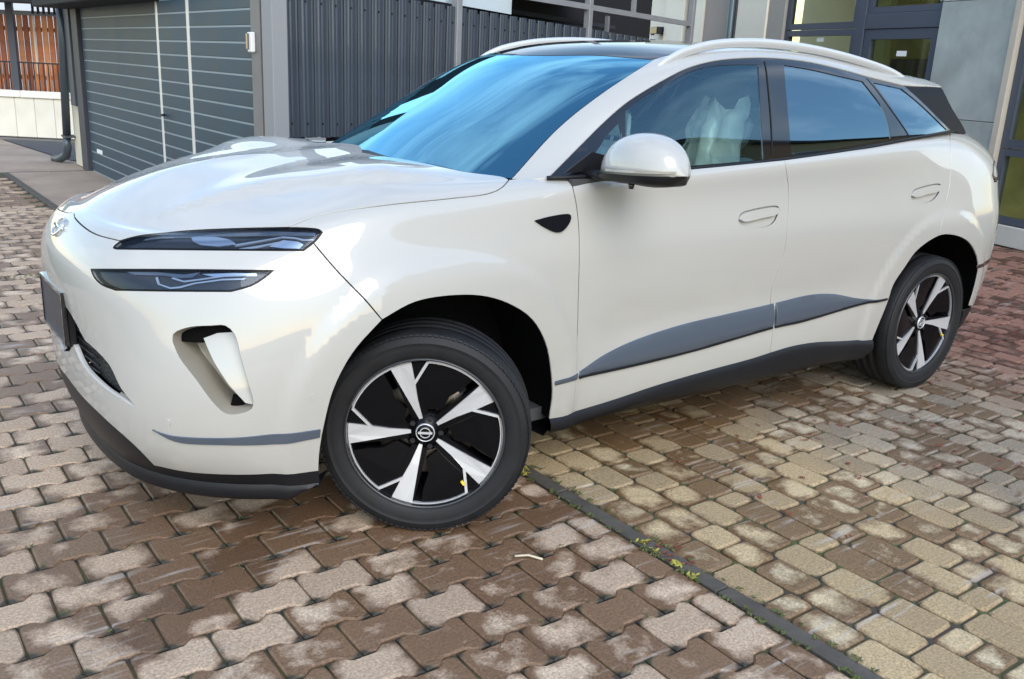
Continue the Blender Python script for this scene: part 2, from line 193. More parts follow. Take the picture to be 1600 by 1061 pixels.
# ------------------------------------------------------------------ car body surfaces (B-spline nets, metres: x back along the car, y across, z up)
CY = .88
NETS = json.loads('''{"L":[[[-0.7903,1.028,0.1481],[-0.8382,1.0302,0.24],[-0.886,1.0325,0.3319],[-0.9046,1.0328,0.4808],[-0.9004,1.0327,0.62],[-0.9169,1.0326,0.7592],[-0.9244,1.0354,0.9064],[-0.8337,1.0222,1.0165],[-0.788,1.0205,1.0118],[-0.7367,1.0074,1.0557],[-0.5862,0.9789,1.1176],[-0.4773,0.9406,1.1525],[-0.362,0.9037,1.1718],[-0.1684,0.88,1.1974],[-0.362,0.8563,1.1718]],[[-0.7912,0.88,0.1481],[-0.8412,0.88,0.24],[-0.8912,0.88,0.3319],[-0.9101,0.88,0.4808],[-0.905,0.88,0.62],[-0.9238,0.88,0.7592],[-0.9352,0.88,0.9065],[-0.8473,0.88,1.0156],[-0.7971,0.88,1.0178],[-0.7441,0.88,1.0622],[-0.5977,0.88,1.124],[-0.5111,0.88,1.152],[-0.4237,0.88,1.1693],[-0.2891,0.88,1.189],[-0.4237,0.88,1.1693]],[[-0.7903,0.732,0.1481],[-0.8382,0.7298,0.24],[-0.886,0.7275,0.3319],[-0.9046,0.7272,0.4808],[-0.9004,0.7273,0.62],[-0.9169,0.7274,0.7592],[-0.9244,0.7246,0.9064],[-0.8337,0.7378,1.0165],[-0.788,0.7395,1.0118],[-0.7367,0.7526,1.0557],[-0.5862,0.7811,1.1176],[-0.4773,0.8194,1.1525],[-0.362,0.8563,1.1718],[-0.1684,0.88,1.1974],[-0.362,0.9037,1.1718]],[[-0.7541,0.512,0.1481],[-0.8158,0.5291,0.24],[-0.8775,0.5462,0.3319],[-0.8932,0.5455,0.4808],[-0.8881,0.5455,0.62],[-0.8987,0.543,0.7592],[-0.8988,0.5465,0.9063],[-0.8032,0.5648,1.0183],[-0.7596,0.5686,0.9995],[-0.703,0.5956,1.0447],[-0.5323,0.6533,1.1114],[-0.4112,0.7287,1.1516],[-0.2726,0.8192,1.1736],[-0.0674,0.88,1.2018],[-0.2726,0.9408,1.1736]],[[-0.6861,0.3983,0.1481],[-0.7578,0.3848,0.24],[-0.8296,0.3713,0.3319],[-0.8542,0.3663,0.4808],[-0.8437,0.3653,0.62],[-0.842,0.3778,0.7592],[-0.8351,0.3857,0.9063],[-0.7217,0.3978,1.0185],[-0.6789,0.4147,0.996],[-0.6169,0.4477,1.0469],[-0.4334,0.538,1.1193],[-0.2846,0.6548,1.1557],[-0.131,0.7826,1.1862],[0.0554,0.88,1.2134],[-0.131,0.9774,1.1862]],[[-0.5637,0.2555,0.1481],[-0.6507,0.2416,0.24],[-0.7377,0.2277,0.3319],[-0.773,0.2171,0.4808],[-0.7745,0.2158,0.62],[-0.7542,0.2344,0.7592],[-0.7209,0.2457,0.9065],[-0.5928,0.2816,1.016],[-0.5507,0.3024,1.0144],[-0.4743,0.3374,1.0573],[-0.28,0.4473,1.1295],[-0.1315,0.5926,1.1634],[0.0128,0.7443,1.1967],[0.1449,0.88,1.2188],[0.0128,1.0157,1.1967]],[[-0.4328,0.1651,0.1481],[-0.5033,0.137,0.24],[-0.5738,0.1089,0.3319],[-0.6053,0.0971,0.4808],[-0.6119,0.099,0.62],[-0.5915,0.1142,0.7592],[-0.5497,0.1332,0.9068],[-0.4441,0.164,1.013],[-0.4211,0.1835,1.0275],[-0.3589,0.2136,1.0773],[-0.1532,0.3396,1.1611],[-0.0319,0.5195,1.1935],[0.0894,0.7013,1.2046],[0.2126,0.88,1.2224],[0.0894,1.0587,1.2046]],[[-0.3909,0.1241,0.1481],[-0.4086,0.098,0.24],[-0.4264,0.0718,0.3319],[-0.4338,0.0496,0.4808],[-0.4347,0.0376,0.62],[-0.4124,0.0425,0.7592],[-0.3711,0.0596,0.9072],[-0.2996,0.1071,1.0086],[-0.2927,0.1221,1.0522],[-0.2328,0.1681,1.101],[-0.0847,0.2943,1.1741],[0.0233,0.5001,1.1997],[0.1227,0.6835,1.2104],[0.2321,0.88,1.2241],[0.1227,1.0765,1.2104]],[[-0.2636,0.0725,0.1481],[-0.2599,0.0536,0.24],[-0.2562,0.0348,0.3319],[-0.2542,0.0175,0.4808],[-0.2563,0.0026,0.62],[-0.246,-0.0048,0.7592],[-0.2282,0.0225,0.9076],[-0.1747,0.0757,1.004],[-0.1608,0.0972,1.0815],[-0.1069,0.1466,1.1266],[-0.0114,0.2731,1.1846],[0.0603,0.4726,1.2046],[0.1364,0.6714,1.2128],[0.2556,0.88,1.2255],[0.1364,1.0886,1.2128]],[[0.0292,0.0681,0.1481],[0.0289,0.048,0.24],[0.0286,0.0278,0.3319],[0.0284,0.0101,0.4808],[0.0282,-0.0118,0.62],[0.0263,-0.0183,0.7592],[0.0218,0.0053,0.9078],[0.0142,0.0568,1.0016],[0.01,0.0778,1.0916],[-0.0165,0.129,1.1399],[0.0888,0.3109,1.1875],[0.165,0.5047,1.205],[0.2349,0.6867,1.2163],[0.3142,0.88,1.227],[0.2349,1.0733,1.2163]],[[0.2415,0.0703,0.1481],[0.2415,0.0496,0.24],[0.2415,0.0289,0.3319],[0.2415,0.0154,0.4808],[0.2415,-0.0019,0.62],[0.2417,-0.0071,0.7592],[0.2422,0.0068,0.9079],[0.2428,0.043,1.0007],[0.2443,0.0653,1.0967],[0.2355,0.1045,1.1504],[0.2865,0.3109,1.1906],[0.2921,0.4995,1.205],[0.3127,0.6842,1.2199],[0.336,0.88,1.2282],[0.3127,1.0758,1.2199]],[[0.5202,0.0697,0.1481],[0.5202,0.0494,0.24],[0.5202,0.0291,0.3319],[0.5202,0.0184,0.4808],[0.5202,0.0078,0.62],[0.5202,0.004,0.7592],[0.5202,0.0048,0.908],[0.5202,0.0329,1.0006],[0.5205,0.0529,1.0913],[0.5179,0.0634,1.1671],[0.5273,0.3177,1.1953],[0.5373,0.4993,1.2108],[0.5468,0.6844,1.2291],[0.5615,0.88,1.239],[0.5468,1.0756,1.2291]],[[0.787,0.0779,0.1481],[0.787,0.0494,0.24],[0.787,0.0209,0.3319],[0.787,0.0185,0.4808],[0.787,0.0127,0.62],[0.787,0.0061,0.7592],[0.787,-0.0018,0.9081],[0.787,0.0216,0.9988],[0.7871,0.042,1.1037],[0.787,0.0299,1.1864],[0.7853,0.3233,1.1731],[0.7833,0.4988,1.1698],[0.7813,0.6844,1.1669],[0.7796,0.88,1.1654],[0.7813,1.0756,1.1669]],[[1.1413,0.0816,0.1481],[1.1413,0.0494,0.24],[1.1413,0.0172,0.3319],[1.1413,0.0144,0.4808],[1.1413,0.0126,0.62],[1.1413,0.0063,0.7592],[1.1413,-0.0045,0.9083],[1.1413,0.0157,0.9968],[1.1413,0.0353,1.1124],[1.1413,0.0143,1.2185],[1.1415,0.3264,1.2025],[1.1417,0.4986,1.2051],[1.1418,0.6844,1.2052],[1.1419,0.88,1.2053],[1.1418,1.0756,1.2052]],[[1.551,0.0803,0.1481],[1.551,0.0494,0.24],[1.551,0.0185,0.3319],[1.551,0.01,0.4808],[1.551,0.0132,0.62],[1.551,0.0066,0.7592],[1.551,-0.0071,0.9085],[1.551,0.0125,0.9948],[1.551,0.0338,1.1208],[1.551,0.0049,1.2515],[1.551,0.3279,1.192],[1.551,0.4984,1.2001],[1.551,0.6844,1.1996],[1.551,0.88,1.1996],[1.551,1.0756,1.1996]],[[1.9494,0.0804,0.1481],[1.9494,0.0494,0.24],[1.9494,0.0184,0.3319],[1.9494,0.007,0.4808],[1.9494,0.0145,0.62],[1.9494,0.0078,0.7592],[1.9494,-0.0056,0.9087],[1.9494,0.0123,0.9929],[1.9494,0.0333,1.1293],[1.9494,0.0059,1.2859],[1.9494,0.328,1.1881],[1.9494,0.4984,1.203],[1.9494,0.6844,1.202],[1.9494,0.88,1.202],[1.9494,1.0756,1.202]],[[2.3553,0.0761,0.1481],[2.3553,0.0494,0.24],[2.3553,0.0226,0.3319],[2.3553,0.0071,0.4808],[2.3553,0.0102,0.62],[2.3553,0.0008,0.7592],[2.3553,-0.0089,0.9089],[2.3553,0.0081,0.991],[2.3553,0.0301,1.1379],[2.3553,0.0088,1.3156],[2.3553,0.3271,1.1588],[2.3553,0.4985,1.179],[2.3553,0.6844,1.1783],[2.3553,0.88,1.1783],[2.3553,1.0756,1.1783]],[[2.7263,0.0685,0.1481],[2.7263,0.0495,0.24],[2.7263,0.0304,0.3319],[2.7263,0.0111,0.4808],[2.7263,-0.0017,0.62],[2.7263,-0.0129,0.7592],[2.7263,-0.0203,0.9091],[2.7263,-0.0024,0.9891],[2.7263,0.024,1.1477],[2.7263,0.0308,1.3407],[2.7263,0.3228,1.3283],[2.7263,0.4989,1.3142],[2.7263,0.6844,1.3159],[2.7263,0.88,1.3158],[2.7263,1.0756,1.3159]],[[3.0598,0.0679,0.1481],[3.0602,0.0489,0.24],[3.0605,0.0298,0.3319],[3.0608,0.0113,0.4808],[3.0609,0.0005,0.62],[3.061,-0.0113,0.7592],[3.0609,-0.0137,0.9092],[3.0608,0.0119,0.9881],[3.0605,0.0408,1.1526],[3.0602,0.0886,1.3462],[3.06,0.3145,1.3325],[3.06,0.4996,1.332],[3.06,0.6844,1.3322],[3.06,0.88,1.3323],[3.06,1.0756,1.3322]],[[3.3329,0.0762,0.1481],[3.3292,0.0503,0.24],[3.3254,0.0244,0.3319],[3.3234,0.0072,0.4808],[3.3216,-0.004,0.62],[3.3214,-0.0135,0.7592],[3.3217,-0.0111,0.9092],[3.3237,0.0144,0.9875],[3.326,0.0524,1.1572],[3.3296,0.1313,1.3399],[3.3314,0.303,1.331],[3.3313,0.5001,1.345],[3.3312,0.6847,1.3433],[3.3312,0.88,1.3435],[3.3312,1.0753,1.3433]],[[3.5269,0.1075,0.1481],[3.5467,0.0765,0.24],[3.5665,0.0456,0.3319],[3.5714,0.0272,0.4808],[3.5843,0.0142,0.62],[3.5813,0.0068,0.7592],[3.5833,0.0153,0.9092],[3.5687,0.0395,0.9874],[3.5597,0.074,1.1588],[3.539,0.177,1.3041],[3.5326,0.3256,1.3254],[3.5366,0.4937,1.3332],[3.5365,0.6831,1.3313],[3.5365,0.88,1.3315],[3.5365,1.0769,1.3313]],[[3.5942,0.185,0.1481],[3.6513,0.1478,0.24],[3.7083,0.1106,0.3319],[3.748,0.0842,0.4808],[3.7614,0.0732,0.62],[3.7664,0.0699,0.7592],[3.7685,0.075,0.9092],[3.7548,0.1007,0.9869],[3.7561,0.1257,1.1661],[3.6752,0.2212,1.2658],[3.6373,0.3294,1.2996],[3.6298,0.5152,1.3136],[3.6316,0.6916,1.3107],[3.6314,0.88,1.311],[3.6316,1.0684,1.3107]],[[3.6959,0.2977,0.1481],[3.7589,0.2623,0.24],[3.822,0.2269,0.3319],[3.8615,0.2048,0.4808],[3.8813,0.1936,0.62],[3.8857,0.1941,0.7592],[3.8798,0.2082,0.9092],[3.8768,0.214,0.9864],[3.8809,0.2435,1.1724],[3.782,0.3038,1.2255],[3.7467,0.3904,1.265],[3.7237,0.5299,1.2866],[3.7283,0.7187,1.2827],[3.7281,0.88,1.2831],[3.7283,1.0413,1.2827]],[[3.7303,0.5663,0.1481],[3.8067,0.5725,0.24],[3.8832,0.5787,0.3319],[3.9279,0.5829,0.4808],[3.9457,0.585,0.62],[3.9521,0.5849,0.7592],[3.93,0.5831,0.9092],[3.919,0.5792,0.9862],[3.924,0.5864,1.1748],[3.8284,0.6012,1.2162],[3.7844,0.6173,1.2497],[3.7741,0.6831,1.273],[3.7691,0.7838,1.268],[3.7707,0.88,1.2674],[3.7691,0.9762,1.268]],[[3.7391,0.88,0.1481],[3.8125,0.88,0.24],[3.8858,0.88,0.3319],[3.9393,0.88,0.4808],[3.9562,0.88,0.62],[3.9631,0.88,0.7592],[3.943,0.88,0.9092],[3.9334,0.88,0.9861],[3.9385,0.88,1.175],[3.8429,0.88,1.2181],[3.7995,0.88,1.2545],[3.7884,0.88,1.2573],[3.785,0.88,1.263],[3.7761,0.88,1.2723],[3.785,0.88,1.263]],[[3.7303,1.1937,0.1481],[3.8067,1.1875,0.24],[3.8832,1.1813,0.3319],[3.9279,1.1771,0.4808],[3.9457,1.175,0.62],[3.9521,1.1751,0.7592],[3.93,1.1769,0.9092],[3.919,1.1808,0.9862],[3.924,1.1736,1.1748],[3.8284,1.1588,1.2162],[3.7844,1.1427,1.2497],[3.7741,1.0769,1.273],[3.7691,0.9762,1.268],[3.7707,0.88,1.2674],[3.7691,0.7838,1.268]]],"G":[[[-0.1004,0.1741,0.8492],[-0.1004,0.1842,0.9564],[-0.1004,0.1943,1.0636],[-0.1004,0.214,1.051],[-0.1004,0.2472,1.0585],[-0.1004,0.2743,1.0666],[-0.1004,0.3663,1.0528],[-0.1004,0.4679,1.0385],[-0.1004,0.6636,1.0464],[-0.1004,0.88,1.0405],[-0.1004,1.0964,1.0464]],[[0.1,0.1339,0.8632],[0.1,0.1448,0.97],[0.1,0.1557,1.0768],[0.1,0.1706,1.0656],[0.1,0.1999,1.0741],[0.1,0.2258,1.0804],[0.1,0.3031,1.0832],[0.1,0.4157,1.0978],[0.1,0.6474,1.1291],[0.1,0.88,1.1312],[0.1,1.1126,1.1291]],[[0.3004,0.0938,0.8772],[0.3004,0.1055,0.9836],[0.3004,0.1171,1.09],[0.3004,0.1272,1.0802],[0.3004,0.1526,1.0898],[0.3004,0.1772,1.0942],[0.3004,0.24,1.1135],[0.3004,0.3634,1.1571],[0.3004,0.6312,1.2118],[0.3004,0.88,1.222],[0.3004,1.1288,1.2118]],[[0.4963,0.0565,0.9383],[0.4963,0.0682,1.0433],[0.4963,0.0799,1.1483],[0.4963,0.0897,1.1465],[0.4963,0.1147,1.1622],[0.4963,0.1412,1.1702],[0.4963,0.1884,1.1944],[0.4963,0.3205,1.2644],[0.4963,0.6113,1.3246],[0.4963,0.88,1.3356],[0.4963,1.1487,1.3246]],[[0.7163,0.0456,0.9773],[0.7163,0.0563,1.0781],[0.7163,0.067,1.179],[0.7163,0.0842,1.1971],[0.7163,0.1149,1.2268],[0.7163,0.1473,1.2455],[0.7163,0.1987,1.3105],[0.7163,0.2963,1.374],[0.7163,0.6042,1.4372],[0.7163,0.88,1.4496],[0.7163,1.1558,1.4372]],[[0.9608,0.0389,1.0007],[0.9608,0.0483,1.0929],[0.9608,0.0577,1.185],[0.9608,0.0823,1.2654],[0.9608,0.1185,1.344],[0.9608,0.156,1.4121],[0.9608,0.2143,1.4726],[0.9608,0.2969,1.5164],[0.9608,0.5895,1.5762],[0.9608,0.88,1.5882],[0.9608,1.1705,1.5762]],[[1.1965,0.04,1.0252],[1.1965,0.0476,1.11],[1.1965,0.0551,1.1948],[1.1965,0.0907,1.3194],[1.1965,0.1351,1.431],[1.1965,0.1806,1.5365],[1.1965,0.2407,1.5826],[1.1965,0.3054,1.604],[1.1965,0.5892,1.6487],[1.1965,0.88,1.6562],[1.1965,1.1708,1.6487]],[[1.4545,0.0397,1.046],[1.4545,0.0453,1.1268],[1.4545,0.0509,1.2077],[1.4545,0.1003,1.3557],[1.4545,0.1552,1.4844],[1.4545,0.2108,1.6113],[1.4545,0.2755,1.6349],[1.4545,0.3299,1.6402],[1.4545,0.5854,1.6706],[1.4545,0.88,1.676],[1.4545,1.1746,1.6706]],[[1.7486,0.0396,1.0645],[1.7486,0.0441,1.1446],[1.7486,0.0486,1.2248],[1.7486,0.1041,1.3768],[1.7486,0.1634,1.5085],[1.7486,0.2229,1.6391],[1.7486,0.2922,1.6598],[1.7486,0.34,1.6679],[1.7486,0.5834,1.6909],[1.7486,0.88,1.6942],[1.7486,1.1766,1.6909]],[[2.0502,0.0408,1.0831],[2.0502,0.0454,1.1651],[2.0502,0.05,1.2471],[2.0502,0.1046,1.3865],[2.0502,0.1633,1.5084],[2.0502,0.2215,1.6271],[2.0502,0.2932,1.6629],[2.0502,0.3378,1.669],[2.0502,0.5833,1.691],[2.0502,0.88,1.6948],[2.0502,1.1767,1.691]],[[2.35,0.0411,1.0989],[2.35,0.0464,1.1843],[2.35,0.0517,1.2696],[2.35,0.1017,1.3895],[2.35,0.1569,1.4969],[2.35,0.2102,1.5983],[2.35,0.2912,1.6447],[2.35,0.3382,1.6536],[2.35,0.5833,1.6766],[2.35,0.88,1.6822],[2.35,1.1767,1.6766]],[[2.6494,0.0479,1.1193],[2.6494,0.0541,1.2088],[2.6494,0.0603,1.2983],[2.6494,0.1043,1.3901],[2.6494,0.1551,1.4758],[2.6494,0.2027,1.5537],[2.6494,0.2925,1.6131],[2.6494,0.3383,1.6251],[2.6494,0.5833,1.6487],[2.6494,0.88,1.6538],[2.6494,1.1767,1.6487]],[[2.9547,0.0593,1.1371],[2.9547,0.0665,1.229],[2.9547,0.0736,1.321],[2.9547,0.1129,1.3958],[2.9547,0.1606,1.4684],[2.9547,0.2051,1.5353],[2.9547,0.292,1.5773],[2.9547,0.336,1.5951],[2.9547,0.5832,1.6199],[2.9547,0.88,1.6269],[2.9547,1.1768,1.6199]],[[3.2336,0.1089,1.131],[3.2336,0.1173,1.2226],[3.2336,0.1257,1.3142],[3.2336,0.1553,1.3957],[3.2336,0.1952,1.4739],[3.2336,0.234,1.5501],[3.2336,0.3071,1.5624],[3.2336,0.3485,1.581],[3.2336,0.5814,1.6022],[3.2336,0.88,1.6093],[3.2336,1.1786,1.6022]],[[3.42,0.145,1.109],[3.42,0.1545,1.2],[3.42,0.164,1.291],[3.42,0.1874,1.3753],[3.42,0.2227,1.4553],[3.42,0.2576,1.5346],[3.42,0.3276,1.547],[3.42,0.358,1.5621],[3.42,0.5794,1.5842],[3.42,0.88,1.5914],[3.42,1.1806,1.5842]],[[3.6064,0.1812,1.087],[3.6064,0.1917,1.1774],[3.6064,0.2022,1.2678],[3.6064,0.2195,1.3549],[3.6064,0.2502,1.4368],[3.6064,0.2813,1.5191],[3.6064,0.3482,1.5316],[3.6064,0.3675,1.5432],[3.6064,0.5774,1.5663],[3.6064,0.88,1.5734],[3.6064,1.1826,1.5663]]]}''')
